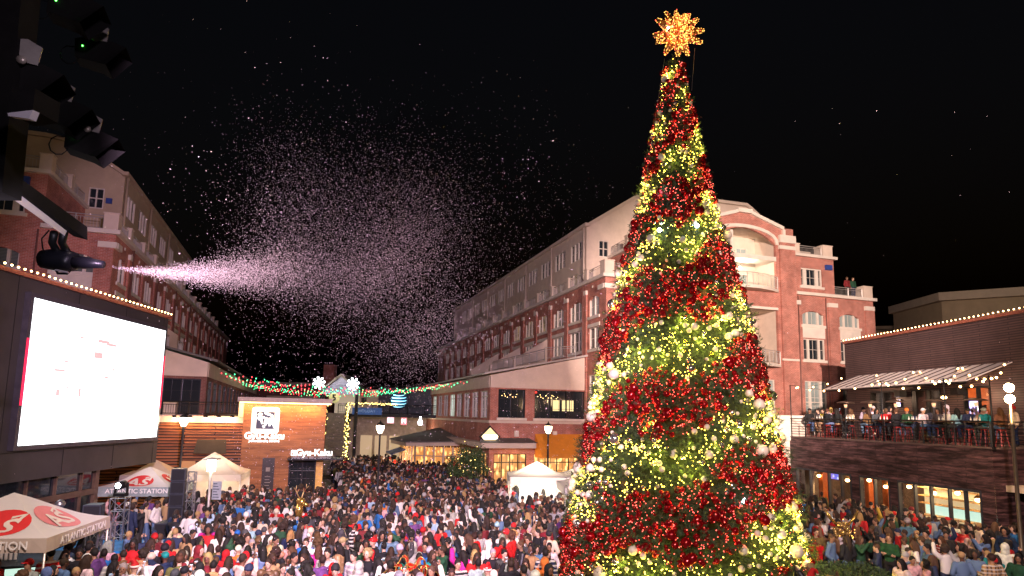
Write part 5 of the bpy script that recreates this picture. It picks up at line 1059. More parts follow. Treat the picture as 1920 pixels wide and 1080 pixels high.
# gift box and giant ribbons
gb = thing('gift_box', 'big red gift box with a gold bow beside the tree foot on the hedge', 'gift box', atZ(1517,1052,.95), .3); mb = MB(); mb.box((-.34,-.25,0),(.34,.25,.5)); mb.box((-.37,-.28,.38),(.37,.28,.52)); mb.build('box', M('gift_red', (.5,.01,.02), .35, var=.1), gb)
mb = MB(); mb.box((-.05,-.29,-.01),(.05,.29,.53)); 
for s in (-1,1): mb.tube([(0,0,.53),(s*.12,-.05,.7),(s*.28,-.05,.7),(s*.22,-.05,.56),(0,0,.53)], .025, 5)
mb.build('ribbon', gold, gb)
for i, (x, y, Y) in enumerate(((755,1068,17.2),(788,1072,17.)  )):
    v = atY(x, y, Y); t = thing('giant_ribbon', ['giant red ribbon loop with gold edges in the foreground crowd, left one','giant red ribbon loop with gold edges in the foreground crowd, right one'][i], 'ribbon', (v.x,v.y,v.z-.42), .3*i)
    rm = M('ribbon_red',(.6,.01,.01),.28,.1,var=.3,scale=9,bump=.6)
    for k, (lx, lz, an) in enumerate(((-.26,.34,.5),(.24,.36,-.5),(0,.48,1.5),(-.06,.22,0))):
        mb = MB(); n = 18; rows = []; ca, sa = math.cos(an), math.sin(an)
        for j in range(n+1):
            t_ = 2*PI*j/n; r_ = .25*(1+.12*math.sin(3*t_+k)); x_ = r_*math.cos(t_); z_ = .6*r_*math.sin(t_)
            for w_ in (-.13,-.04,.05,.14): rows.append((lx+x_*ca-z_*sa, w_+.03*math.sin(5*t_), lz+x_*sa+z_*ca+.015*math.sin(9*t_+w_*20)))
        mb.add(rows, [(4*j+q_,4*j+q_+1,4*j+q_+5,4*j+q_+4) for j in range(n) for q_ in range(3)], True); lo_ = mb.build('loop', rm, t)
        for e_ in (0,3): mb = MB(); mb.tube([rows[4*j+e_] for j in range(n+1)], .014, 5, cap=False); mb.build('gold_edge', gold, lo_)
    mb = MB(); mb.tube([(0,0,-v.z+.35),(0,0,.02)], .03, 6); mb.build('stand', black, t)
# ------------------------------------------------------------------ people
cloth = OBJCOL('cloth', .85); plaid = OBJCOL('plaid_cloth', .85, 'plaid'); stripe = OBJCOL('striped_cloth', .85, 'stripe'); puffy = OBJCOL('shiny_cloth', .45, spec=.5)
skinm = OBJCOL('skin', .55); hairm = OBJCOL('hair_or_hat', .75); eyem = M('eye_dark', (.015,.01,.01), .3); lipm = M('lips', (.25,.06,.05), .5); shoem = M('shoe', (.05,.045,.04), .6, var=.6)
TMP = []
def remesh(mb, vox, name, mats, sm=3):
    o = mb.build(name, mats[0]); m = o.modifiers.new('r', 'REMESH'); m.mode = 'VOXEL'; m.voxel_size = vox; m.use_smooth_shade = True
    s = o.modifiers.new('s', 'SMOOTH'); s.factor = .5; s.iterations = sm
    dg = bpy.context.evaluated_depsgraph_get(); dg.update(); me = bpy.data.meshes.new_from_object(o.evaluated_get(dg)); old = o.data; bpy.data.objects.remove(o); bpy.data.meshes.remove(old)
    me.name = name; me.materials.clear(); [me.materials.append(x) for x in mats]; me.polygons.foreach_set('material_index', [0]*len(me.polygons)); me.polygons.foreach_set('use_smooth', [True]*len(me.polygons)); return me
def append(me, mb, idx):
    import bmesh
    bm = bmesh.new(); bm.from_mesh(me); o = [bm.verts.new(v) for v in mb.v]
    for f in mb.f:
        try: nf = bm.faces.new([o[i] for i in f]); nf.material_index = idx; nf.smooth = True
        except ValueError: pass
    bm.to_mesh(me); bm.free()
def limb(mb, pts, rs, n=10):
    for i in range(len(pts)-1):
        mb.tube([pts[i], pts[i+1]], [rs[i], rs[i+1]], n)
    for p_, r in zip(pts, rs): mb.ball(p_, r*.99, n, 6)
def loft(mb, rings, n=16):
    k = len(rings); vs = [(cx+rx*math.cos(2*PI*j/n), cy+ry*math.sin(2*PI*j/n), z) for z, rx, ry, cx, cy in rings for j in range(n)]
    mb.add(vs, [(i*n+j,i*n+(j+1)%n,(i+1)*n+(j+1)%n,(i+1)*n+j) for i in range(k-1) for j in range(n)]+[tuple(range(n-1,-1,-1)), tuple(range((k-1)*n,k*n))])
V3 = lambda *a: Vector(a)
ARMS = {'arms down': ((.26,.03,1.14),(.25,-.06,.9)), 'hands in pockets': ((.30,.05,1.15),(.2,-.12,.97)), 'arms folded': ((.25,-.06,1.16),(-.06,-.21,1.2)), 'holding a cup': ((.26,0,1.14),(.13,-.29,1.19)),
        'holding up a phone': ((.24,-.2,1.28),(.07,-.36,1.6)), 'one arm raised': ((.34,-.05,1.56),(.3,-.12,1.84)), 'hand at the face': ((.24,-.16,1.2),(.08,-.15,1.5))}
POSES = {'standing': ('arms down','arms down'), 'pockets': ('hands in pockets','hands in pockets'), 'folded': ('arms folded','arms folded'), 'cup': ('holding a cup','arms down'), 'phone': ('holding up a phone','holding up a phone'),
         'raised': ('one arm raised','arms down'), 'face': ('hand at the face','hands in pockets'), 'cup2': ('holding a cup','hands in pockets')}
PH = {'standing':'standing with arms down','pockets':'hands in pockets','folded':'arms folded','cup':'holding a cup','phone':'holding up a phone','raised':'one arm raised','face':'hand at the face','cup2':'cup in one hand','seated':'leaning on the table','seated2':'sitting with a drink'}
def skeleton(pose):
    seat = pose.startswith('seated'); dz = -.13 if seat else 0; dy = .0
    al, ar = POSES.get(pose, ('holding a cup','holding a cup') if pose == 'seated' else ('holding a cup','hands in pockets'))
    arms = []
    for s, a in ((1, al), (-1, ar)):
        e, h = ARMS[a]; k = 1
        if a == 'arms folded' and s < 0: h = (h[0], h[1]+.05, h[2]-.05)
        arms.append([V3(s*.19,0,1.42+dz), V3(s*e[0],e[1],e[2]+dz), V3(s*h[0],h[1],h[2]+dz)])
    if seat: legs = [[V3(s*.09,0,.82),V3(s*.14,-.42,.80),V3(s*.13,-.36,.36)] for s in (1,-1)]
    else:
        st = .04 if pose in ('cup','raised') else 0; legs = [[V3(s*.095,0,.93),V3(s*.11,-.02-s*st,.5),V3(s*.12,.02-s*st*1.5,.08)] for s in (1,-1)]
    return seat, dz, arms, legs
def body_mesh(pose):
    seat, dz, arms, legs = skeleton(pose); mb = MB()
    loft(mb, [(.88+dz*.9,.145,.1,0,.01),(1.0+dz,.14,.095,0,0),(1.15+dz,.125,.085,0,-.005),(1.32+dz,.16,.1,0,0),(1.42+dz,.17,.085,0,.01),(1.48+dz,.07,.06,0,.01)])
    limb(mb, [V3(0,.01,1.42+dz),V3(0,-.005,1.56+dz)], [.06,.052])
    hc = V3(0,-.02,1.655+dz); mb.ball(hc, .1, 14, 10, (.79,.98,1.12)); mb.ball(hc+V3(0,-.03,-.06), .07, 12, 8, (.85,.9,.85)); mb.ball(hc+V3(0,-.1,-.015), .017, 8, 6, (.8,1.1,1.6)); 
    for s in (1,-1): mb.ball(hc+V3(s*.08,.01,-.005), .022, 8, 6, (.45,.8,1.3))
    for a in arms: limb(mb, a, [.052,.04,.029]); d = (a[2]-a[1]).normalized(); mb.ball(a[2]+d*.045, .04, 8, 6, (.75,.85,1.1))
    for l in legs:
        limb(mb, l, [.085,.058,.042]); f = l[2]; mb.ball(f+V3(0,-.07,-.035), .05, 8, 6, (.85,2.1,.75))
    me = remesh(mb, .019, 'person_'+pose, [skinm, eyem, lipm], 2)
    ex = MB()     # fingers and thumb, eyes, mouth, all in the one body mesh
    for a in arms:
        d = (a[2]-a[1]).normalized(); w = d.cross(V3(0,1,.3)).normalized(); cu = w.cross(d); p0 = a[2]+d*.075
        for k, ln in enumerate((.055,.068,.064,.048)): b = p0+w*(.024-.016*k); ex.tube([b, b+d*ln*.5, b+d*ln*.85+cu*.02], [.009,.0085,.006], 5)
        b = a[2]+d*.03+w*.03; ex.tube([b, b+w*.025+d*.015, b+w*.03+d*.045], [.011,.01,.007], 5)
    append(me, ex, 0); ex = MB()
    for s in (1,-1): ex.ball(hc+V3(s*.032,-.093,.012), .0115, 6, 4, (1.2,.6,.8))
    append(me, ex, 1); ex = MB(); ex.ball(hc+V3(0,-.096,-.058), .02, 6, 4, (1.1,.4,.3)); append(me, ex, 2); return me
def trouser_mesh(pose):
    seat, dz, arms, legs = skeleton(pose); mb = MB(); loft(mb, [(.84+dz*.9,.15,.115,0,.0),(.95+dz,.155,.11,0,0),(1.03+dz,.145,.1,0,0)])
    for l in legs: limb(mb, [l[0],l[1],l[1].lerp(l[2],.93)], [.1,.075,.068])
    me = remesh(mb, .022, 'trousers', [cloth, shoem], 2); ex = MB()
    for l in legs: ex.ball(l[2]+V3(0,-.06,-.03), .055, 8, 6, (.9,2.3,.8))
    append(me, ex, 1); return me
def top_mesh(pose, kind):
    seat, dz, arms, legs = skeleton(pose); mb = MB(); g = {'shirt':.0,'jacket':.022,'coat':.03,'puffer':.045,'hoodie':.025,'hood':.028}[kind]; bot = .93 if kind != 'coat' else .55
    if seat: bot = max(bot, .95)
    rings = [(bot+dz,.155+g+(.03 if kind == 'coat' else 0),.115+g,0,0),(1.02+dz,.15+g,.11+g,0,0),(1.16+dz,.145+g,.1+g,0,0),(1.32+dz,.175+g*.8,.115+g*.8,0,0),(1.43+dz,.17+g*.6,.095+g*.5,0,.01),(1.49+dz,.075+g*.5,.07+g*.5,0,.01)]
    loft(mb, rings)
    for a in arms: limb(mb, [a[0],a[1],a[1].lerp(a[2],.9)], [.066+g*.8,.054+g*.8,.045+g*.6])
    if kind == 'puffer':
        for k in range(7): z = 1.0+.065*k+dz; loft(mb, [(z-.018,.15+g+.018,.11+g+.018,0,0),(z+.018,.15+g+.018,.11+g+.018,0,0)])
    if kind in ('hoodie','jacket','coat'): mb.ball((0,.07,1.47+dz), .09, 10, 6, (1.15,.75,.6))
    if kind == 'hood': mb.ball((0,.015,1.66+dz), .13, 12, 8, (.9,.95,1.12)); mb.ball((0,.04,1.54+dz), .12, 10, 6, (1.,.8,.8))
    me = remesh(mb, .022, kind, [cloth], 1)
    if kind == 'hood':
        import bmesh
        bm = bmesh.new(); bm.from_mesh(me); c = V3(0,-.13,1.645+dz); bmesh.ops.delete(bm, geom=[f for f in bm.faces if (f.calc_center_median()-c).length < .083], context='FACES'); bm.to_mesh(me); bm.free()
    return me
HZ = 1.655
def head_mesh(kind):
    mb = MB(); c = V3(0,-.02,HZ)
    if kind == 'long hair':
        mb.ball(c+V3(0,.015,.018), .112, 12, 8, (.84,.98,1.08)); limb(mb, [c+V3(0,.07,-.03),c+V3(0,.1,-.2),c+V3(0,.11,-.36)], [.1,.095,.05]); 
        for s in (1,-1): limb(mb, [c+V3(s*.075,.0,.0),c+V3(s*.085,-.01,-.17),c+V3(s*.08,-.02,-.26)], [.035,.038,.018])
    elif kind == 'short hair': mb.ball(c+V3(0,.016,.022), .106, 12, 8, (.83,1.,1.07))
    elif kind == 'curly hair':
        for k in range(46):
            q = Vector(RNG.normal(size=3)).normalized(); 
            if q.y < -.35 and q.z < .4: continue
            mb.ball(c+V3(0,.02,.03)+V3(q.x*.11,q.y*.1,q.z*.11), .042, 7, 5)
        mb.ball(c+V3(0,.03,.03), .11, 10, 6, (.95,.9,1))
    elif kind == 'hair bun': mb.ball(c+V3(0,.016,.022), .106, 12, 8, (.83,1.,1.07)); mb.ball(c+V3(0,.07,.12), .05, 8, 6)
    elif kind in ('knit cap','bobble hat'): 
        mb.ball(c+V3(0,.012,.05), .118, 12, 8, (.86,.96,.95)); loft(mb, [(c.z+.015,.1,.117,0,-.01),(c.z+.055,.102,.119,0,-.01)])
        if kind == 'bobble hat': mb.ball(c+V3(0,.01,.185), .045, 8, 6)
    elif kind == 'baseball cap': mb.ball(c+V3(0,.012,.04), .11, 12, 8, (.86,1.,.9)); loft(mb, [(c.z+.045,.075,.085,0,-.14),(c.z+.06,.07,.075,0,-.13)])
    elif kind == 'santa hat': mb.ball(c+V3(0,.01,.05), .112, 12, 8, (.86,.98,.9)); limb(mb, [c+V3(0,.02,.1),c+V3(.03,.05,.2),c+V3(.1,.08,.2),c+V3(.13,.09,.13)], [.08,.05,.03,.035])
    elif kind == 'wide hat': mb.ball(c+V3(0,.01,.07), .105, 12, 8, (.86,1,.95)); loft(mb, [(c.z+.055,.18,.2,0,0),(c.z+.075,.18,.2,0,0)], 20)
    elif kind == 'ears': mb.ball(c+V3(0,.016,.022), .106, 12, 8, (.83,1.,1.07))
    me = remesh(mb, .016, kind.replace(' ','_'), [hairm, MATS['white_trim']], 1)
    import bmesh
    if 'hair' in kind:
        bm = bmesh.new(); bm.from_mesh(me); f0c = c+V3(0,-.12,-.03); bmesh.ops.delete(bm, geom=[f for f in bm.faces if (f.calc_center_median()-f0c).length < .085], context='FACES'); bm.to_mesh(me); bm.free()
    if kind == 'santa hat': ex = MB(); ex.lathe([(.108,.0),(.112,.02),(.108,.05)], (0,-.01,c.z+.02), 12); ex.ball((.13,.07,c.z+.12), .035, 6, 4); append(me, ex, 1)
    return me
def dec(me, ratio):
    o = bpy.data.objects.new('d', me); COL.objects.link(o); m = o.modifiers.new('d','DECIMATE'); m.ratio = ratio; dg = bpy.context.evaluated_depsgraph_get(); r = bpy.data.meshes.new_from_object(o.evaluated_get(dg)); bpy.data.objects.remove(o); return r
ALLP = list(POSES)+['seated','seated2']
BM = {p: body_mesh(p) for p in ALLP}; TM = {p: trouser_mesh(p) for p in ALLP}
KINDS_ = ['shirt','jacket','coat','puffer','hoodie','hood']
TOPM = {}
def topm(p, k, pat):
    key = (p, k, pat)
    if key not in TOPM:
        if (p, k, 0) not in TOPM: TOPM[(p, k, 0)] = top_mesh(p, k)
        me = TOPM[(p, k, 0)]
        if pat: me = me.copy(); me.materials[0] = {1:plaid,2:stripe,3:puffy}[pat]
        TOPM[key] = me
    return TOPM[key]
HEADS = ['long hair','short hair','curly hair','hair bun','knit cap','bobble hat','baseball cap','santa hat','wide hat']
HM = {h: head_mesh(h) for h in HEADS}
COLS = {'black':(.012,.012,.015),'dark grey':(.06,.06,.065),'light grey':(.35,.34,.34),'white':(.72,.68,.64),'cream':(.6,.5,.38),'pale pink':(.62,.36,.36),'red':(.5,.012,.015),'maroon':(.16,.015,.02),'navy':(.015,.025,.07),
        'denim blue':(.1,.17,.3),'bright blue':(.02,.15,.45),'teal':(.01,.22,.22),'dark green':(.015,.07,.03),'olive':(.14,.12,.04),'tan':(.4,.25,.12),'brown':(.14,.07,.035),'purple':(.14,.05,.2),'magenta':(.5,.02,.25),'orange':(.6,.16,.03),'yellow':(.6,.4,.05),'light blue':(.35,.5,.65)}
CP = {'black':28,'dark grey':7,'light grey':9,'white':14,'cream':6,'pale pink':6,'red':9,'maroon':4,'navy':9,'denim blue':7,'bright blue':2,'teal':1,'dark green':2.5,'olive':2,'tan':3,'brown':3,'purple':1,'magenta':.7,'orange':.8,'yellow':.6,'light blue':1.5}
HC = {'black':12,'dark grey':5,'white':4,'cream':2,'red':3,'navy':3,'maroon':2,'light grey':3,'tan':1,'brown':2}
HAIR = {'black':(.01,.008,.007),'dark brown':(.03,.015,.01),'brown':(.08,.04,.02),'blonde':(.35,.22,.09),'grey':(.25,.24,.23)}
SKIN = [(.1,.045,.028),(.17,.08,.05),(.26,.135,.085),(.35,.19,.12),(.5,.3,.2),(.55,.34,.25)]
USED = set(); PCOUNT = [0]
def wpick(d): k = list(d); w = np.array([d[x] for x in k], float); return k[int(RNG.choice(len(k), p=w/w.sum()))]
def person(x, y, zone, face=None, pose=None, top=None, kind=None, head=None, hcol=None, scale=None, z=0., group=None, pat=None, leg=None):
    for _ in range(60):
        ps = pose or ALLP[int(RNG.choice(8, p=[.26,.18,.09,.12,.18,.05,.04,.08]))]
        k = kind or KINDS_[int(RNG.choice(6, p=[.17,.27,.1,.12,.24,.1]))]; tc = top or wpick(CP)
        pt = pat if pat is not None else (int(RNG.choice([0,1,2], p=[.88,.08,.04])) if k in ('shirt','jacket') else (3 if k == 'puffer' else 0))
        hd = None if k == 'hood' else (head or HEADS[int(RNG.choice(9, p=[.31,.35,.09,.07,.06,.025,.065,.02,.01])) if head is None else 0])
        if hd == 'santa hat': hc_ = 'red'
        elif hd and 'hair' in hd: hc_ = hcol or wpick({'black':10,'dark brown':7,'brown':3,'blonde':1.5,'grey':1})
        else: hc_ = hcol or wpick(HC)
        lg = leg or wpick({'black':5,'denim blue':5,'navy':3,'dark grey':2,'tan':1})
        sc = scale or (RNG.uniform(.55,.75) if RNG.random() < .07 else RNG.uniform(.95,1.1)); child = sc < .8
        kn = {'shirt':'shirt','jacket':'jacket','coat':'long coat','puffer':'puffer jacket','hoodie':'hooded sweatshirt','hood':'hooded top with hood up'}[k]
        patw = {0:'',1:'plaid ',2:'striped ',3:''}[pt]
        a = '%s in %s%s %s' % ('child' if child else 'person', patw, tc, kn)
        b = '' if k == 'hood' else (', %s %s' % (hc_, hd))
        lab = a+b+', '+PH[ps]+', '+zone
        if len(lab.split()) > 16: lab = a+b+', '+zone
        if len(lab.split()) > 16: lab = a+b+', in the crowd'
        if lab not in USED: break
    USED.add(lab)
    b = bpy.data.objects.new('person', BM[ps]); COL.objects.link(b); b.location = (x,y,z); fz = face if face is not None else RNG.uniform(0,2*PI); b.rotation_euler = (0,0,fz); b.scale = (sc*RNG.uniform(.96,1.04),)*2+(sc,); sk = SKIN[int(RNG.integers(6))]; b.color = (*sk,1)
    tag(b, lab, 'person', group)
    def part(n, me, c, dz=0):
        o = bpy.data.objects.new(n, me); COL.objects.link(o); o.parent = b; o.color = (*[min(1,v*RNG.uniform(.85,1.15)) for v in c],1)
        if dz: o.location.z = dz
    part(k if k != 'hood' else 'hooded_top', topm(ps, k, pt), COLS[tc]); part('trousers', TM[ps], COLS[lg])
    if hd: part(hd.replace(' ','_') if 'hair' in hd or 'hat' in hd or 'cap' in hd else hd, HM[hd], (HAIR.get(hc_) if 'hair' in hd else None) or COLS.get(hc_, (.05,.04,.03)), -.13 if ps.startswith('seated') else 0)
    if ps == 'phone':
        mb = PHONE; o = bpy.data.objects.new('raised_phone', mb); COL.objects.link(o); q = Matrix.Rotation(fz,3,'Z') @ V3(0,-.43*sc,1.66*sc); o.location = (x+q.x,y+q.y,z+q.z); o.rotation_euler = (0,0,fz); tag(o, ('phone held up by the '+a)[:200] if len(a.split()) < 12 else 'phone held up in the crowd', 'phone', 'phones held up in the crowd')
        PH_L[0] += 1
    PCOUNT[0] += 1; return b
PH_L = [0]
mb = MB(); mb.box((-.038,-.006,-.075),(.038,.006,.075)); mb.mat(1).add([(-.034,.0065,-.07),(.034,.0065,-.07),(.034,.0065,.07),(-.034,.0065,.07)], [(0,1,2,3)])
_o = mb.build('phone', [black, EM('phone_glow', (.7,.8,1), 1.2, False)]); PHONE = _o.data; bpy.data.objects.remove(_o)
OCC = {}
def free(x, y, r=.42):
    i, j = int(x//.6), int(y//.6)
    return all((x-a)**2+(y-b)**2 > r*r for di in (-1,0,1) for dj in (-1,0,1) for a, b in OCC.get((i+di,j+dj), ()))
def occupy(x, y): OCC.setdefault((int(x//.6),int(y//.6)), []).append((x,y))
def hp(x, y, s=1.0): v = atZ(x, y, 1.66*s); return v.x, v.y     # ground point of a person whose head shows at pixel x,y
toward = lambda x, y, tx, ty: math.atan2(ty-y, tx-x)+PI/2
# people picked out from the photograph: head pixel, colours, headwear, which way they face
BK = 'b'; FR = 'f'
SPEC = [(460,1046,'red','hood',None,None,BK,None),(500,1030,'maroon','jacket','long hair','black',BK,None),(400,1062,'tan','jacket','short hair','black',BK,None),(690,1040,'white','puffer','bobble hat','white',FR,.55),(570,1050,'olive','jacket','long hair','dark brown',FR,None),(545,1000,'navy','jacket','long hair','blonde',BK,None),
 (720,1025,'black','jacket','short hair','black',BK,None),(660,1030,'white','shirt','short hair','black',FR,.6),(712,1012,'magenta','coat','long hair','black',BK,.62),(575,1010,'black','puffer','baseball cap','white',FR,None),(640,1000,'dark grey','hood',None,None,BK,None),(478,985,'light blue','shirt','short hair','black',BK,None),
 (445,1000,'light grey','hoodie','baseball cap','bright blue',BK,None),(425,985,'cream','jacket','short hair','black',BK,None),(350,1030,'tan','shirt','long hair','dark brown',BK,None),(310,1045,'navy','jacket','baseball cap','teal',BK,None),(283,1048,'white','puffer','knit cap','cream',BK,None),(195,1040,'bright blue','shirt','short hair','black',BK,None),(215,1045,'light grey','jacket','short hair','black',BK,None),
 (232,1038,'brown','coat','short hair','dark brown',BK,None),(290,1010,'maroon','jacket','knit cap','red',BK,None),(315,1020,'red','shirt','baseball cap','red',BK,None),(335,995,'cream','hoodie','short hair','black',BK,None),(360,990,'white','hood',None,None,BK,None),(410,1000,'white','shirt','long hair','dark brown',BK,None),
 (520,955,'red','hoodie','knit cap','red',BK,None),(545,965,'white','jacket','bobble hat','white',BK,None),(590,960,'black','hoodie','short hair','black',FR,None),(615,945,'red','jacket','long hair','black',FR,None),(640,925,'bright blue','jacket','short hair','black',FR,None),(648,932,'white','hoodie','long hair','black',BK,None),
 (555,945,'orange','jacket','long hair','blonde',BK,None),(760,990,'tan','coat','short hair','brown',BK,None),(793,995,'pale pink','hoodie','knit cap','red',BK,None),(815,960,'navy','hoodie','short hair','dark brown',BK,None),(785,950,'white','coat','curly hair','black',FR,None),(770,965,'white','jacket','short hair','black',FR,None),
 (868,1040,'magenta','coat','long hair','black',BK,None),(890,1038,'cream','jacket','long hair','blonde',BK,None),(924,1038,'black','coat','short hair','grey',FR,None),(897,1055,'light grey','jacket','short hair','black',BK,None),(945,1040,'dark grey','jacket','short hair','black',FR,None),(1005,1030,'denim blue','jacket','short hair','black',FR,None),
 (1030,1025,'white','shirt','short hair','black',FR,None),(985,990,'white','shirt','short hair','dark brown',BK,None),(1022,990,'maroon','jacket','short hair','black',BK,None),(1042,985,'navy','jacket','short hair','dark brown',BK,None),(1017,965,'cream','shirt','short hair','brown',BK,None),(932,985,'black','jacket','knit cap','light blue',BK,None),
 (850,955,'light grey','jacket','short hair','black',BK,None),(845,980,'cream','puffer','baseball cap','white',BK,None),(805,1035,'bright blue','hoodie','knit cap','light grey',BK,None),(830,1015,'black','jacket','short hair','black',BK,None),(965,1055,'maroon','shirt','long hair','dark brown',BK,None),(915,1068,'white','jacket','santa hat','red',BK,None),(1010,985,'tan','coat','short hair','brown',BK,None),
 (940,945,'pale pink','jacket','short hair','black',FR,None),(745,930,'red','jacket','knit cap','red',FR,None),(735,935,'dark grey','shirt','short hair','black',FR,None),(755,1005,'black','coat','short hair','black',BK,None),(815,1060,'black','jacket','long hair','dark brown',BK,None),(858,1060,'black','jacket','short hair','black',FR,None)]
n = 0
for (x, y, tc, k, hd, hc_, fb, s_) in SPEC:
    s_ = s_ or 1.0; X, Y = hp(x, y, s_)
    if (X-TX)**2+(Y-TY)**2 < 4.6**2: continue
    f = toward(X, Y, 0, 0)+RNG.uniform(-.6,.6) if fb == FR else toward(X, Y, X-6, Y+14)+RNG.uniform(-.6,.6)
    occupy(X, Y); person(X, Y, 'front of the crowd', f, None, tc, k, hd, hc_, s_*RNG.uniform(.98,1.03), group='people in the plaza crowd')
SPEC2 = [(1560,958,'light grey','hoodie','short hair','black'),(1543,950,'white','jacket','long hair','dark brown'),(1570,975,'navy','jacket','short hair','dark brown'),(1562,982,'black','jacket','baseball cap','red'),(1610,985,'light grey','puffer','short hair','dark brown'),(1634,968,'black','hoodie','short hair','dark brown'),(1635,990,'black','shirt','short hair','brown'),
 (1655,985,'black','hood',None,None),(1685,1000,'dark grey','hoodie','short hair','brown'),(1702,985,'denim blue','jacket','knit cap','light grey'),(1735,1005,'dark grey','hoodie','short hair','black'),(1765,1010,'red','shirt','long hair','brown'),(1789,985,'white','hoodie','short hair','black'),(1805,992,'red','puffer','short hair','brown'),(1822,1003,'pale pink','jacket','short hair','black'),
 (1848,1010,'denim blue','jacket','long hair','black'),(1852,1000,'tan','jacket','short hair','black'),(1885,1005,'navy','hoodie','curly hair','black'),(1530,1005,'olive','jacket','short hair','dark brown'),(1667,1015,'dark green','shirt','short hair','brown'),(1640,1055,'black','jacket','baseball cap','black'),(1690,1055,'white','puffer','long hair','black'),(1710,1045,'pale pink','hoodie','short hair','black'),
 (1805,1055,'white','shirt','curly hair','black'),(1832,1072,'cream','shirt','baseball cap','white'),(1860,1055,'tan','jacket','short hair','dark brown'),(1885,1035,'white','hood',None,None),(1740,1035,'denim blue','jacket','short hair','black'),(1735,1060,'pale pink','jacket','curly hair','black'),(1910,1050,'dark green','coat','long hair','black'),(1725,985,'black','jacket','long hair','dark brown'),(1588,975,'navy','jacket','short hair','black'),(1516,1010,'maroon','jacket','long hair','brown')]
for (x, y, tc, k, hd, hc_) in SPEC2:
    X, Y = hp(x, y)
    if not free(X, Y, .3): X += .4
    occupy(X, Y); person(X, Y, 'outside the bar', toward(X, Y, X+RNG.uniform(-9,3), Y+RNG.uniform(-6,6)), None, tc, k, hd, hc_, pat=1 if (x, tc) in ((1765,'red'),(1860,'tan')) else None, group='people outside the bar')
# where a crowd may stand
BADC = [(-13.15,17.45,1.3),(-14.95,33,1.5),(1.45,33.6,1.4),(4.15,34.6,1.4),(3.9,30.6,1.4),(-16.35,29.7,1.2),(-14.1,22.9,2.2),(-12.5,20,1.0),(-13.1,26.3,1.3),(TX,TY,4.7),(10.4,20.6,1.7),(-14.3,24.2,1.0),(-13.7,28,.7),(-8.3,25.4,.6),(11.9,24.0,1.3),(-11.9,22.5,1.2),(-2.2,17.1,.8)]
def allowed(x, y):
    if any((x-a)**2+(y-b)**2 < r*r for a, b, r in BADC): return False
    px_, py_ = proj((x, y, 1.2))
    if px_ < -20 or px_ > 1945: return False
    if y < 23.5 and 1030 < px_ < 1512: return False
    lx = (x-LC[0])*math.cos(ANG)+(y-LC[1])*math.sin(ANG); ly = -(x-LC[0])*math.sin(ANG)+(y-LC[1])*math.cos(ANG)
    if x < 8:
        if x < -16.0: return False
        if ly > -5 and lx < 13.4: return False
        if ly > -4 and lx > 22.3: return False
        if ly > 26: return False
        if x < -12.0 and y < 26: return x > -12.2+RNG.uniform(-1,.3)
        return y > 15.6
    u = (Vector((x,y,0))-D0).dot(bd); d = (Vector((x,y,0))-D0).dot(bo)
    if x > TX+4.8: return (u > 0 and d > .5 and y < 41) or (u <= 0 and y > 19.5 and y < 26)
    return False
cand = []
for _ in range(60000):
    if RNG.random() < .3: x, y = RNG.uniform(10.5,22), RNG.uniform(19.5,40)
    else: y = 15.6+44*RNG.random()**1.15; x = RNG.uniform(-18,8.5)
    if not allowed(x, y): continue
    r = .5 if y < 27 else .43 if y < 40 else .47
    if x > 10.5: r = .62
    r *= 1+.38*math.sin(x*1.3+2*math.sin(y*.7))*math.sin(y*1.1+1.5*math.sin(x*.9))
    if free(x, y, r): occupy(x, y); cand.append((x, y))
cand.sort(key=lambda p: p[0]**2+p[1]**2)
DECK = [(240,285,'black','jacket','wide hat','black','t'),(310,300,'dark grey','jacket','short hair','dark brown','f'),(348,298,'yellow','hoodie','short hair','dark brown','f'),(380,306,'black','jacket','short hair','brown','a'),(458,310,'black','jacket','long hair','black','a'),(562,298,'tan','shirt','long hair','brown','f'),(700,303,'brown','jacket','long hair','dark brown','l'),(765,305,'dark grey','jacket','long hair','black','r'),
 (838,288,'red','hoodie','short hair','brown','r'),(920,300,'black','jacket','short hair','brown','l'),(1003,308,'dark green','jacket','knit cap','orange','l'),(1128,300,'white','hoodie','baseball cap','white','r'),(1245,318,'dark grey','jacket','short hair','black','f'),(1310,310,'white','jacket','short hair','brown','f'),(1395,312,'light blue','shirt','long hair','black','l'),(1482,300,'navy','jacket','baseball cap','black','l'),(1608,300,'teal','jacket','baseball cap','light grey','l'),(1735,345,'brown','jacket','long hair','brown','l')]
nd = 0; deckpos = []
for i, (x, y, tc, k, hd, hc_, dr) in enumerate(DECK):
    x0, y0 = 1460+x/4.174, 700+y/4.174; off = 1.15 if i % 3 else .8
    u, z = plane(D0.x, D0.y, BH, x0, y0, off); q = D0+bd*u-bo*off; deckpos.append(u)
    fz = {'f':math.atan2(bo.y,bo.x)+PI/2,'t':math.atan2(-bd.y,-bd.x)+PI/2,'l':math.atan2(bd.y,bd.x)+PI/2,'r':math.atan2(-bd.y,-bd.x)+PI/2,'a':math.atan2(-bo.y,-bo.x)+PI/2}[dr]+RNG.uniform(-.3,.3)
    person(q.x, q.y, 'on the bar terrace', fz, 'seated' if i % 2 else 'seated2', tc, k, hd, hc_, 1., 4.66, 'people seated on the bar terrace', pat=1 if i == 5 else 0)
for i in range(17):   # the second row, deeper on the terrace
    u = 12.6-12.2*(i+RNG.uniform(-.25,.25))/16; off = RNG.uniform(1.9,3.1); q = D0+bd*u-bo*off; sit = RNG.random() < .35
    person(q.x, q.y, 'back row of the bar terrace', RNG.uniform(0,2*PI), 'seated' if sit else None, z=4.66, group='people standing on the bar terrace', scale=RNG.uniform(.93,1.03))
NI = 300-PCOUNT[0]
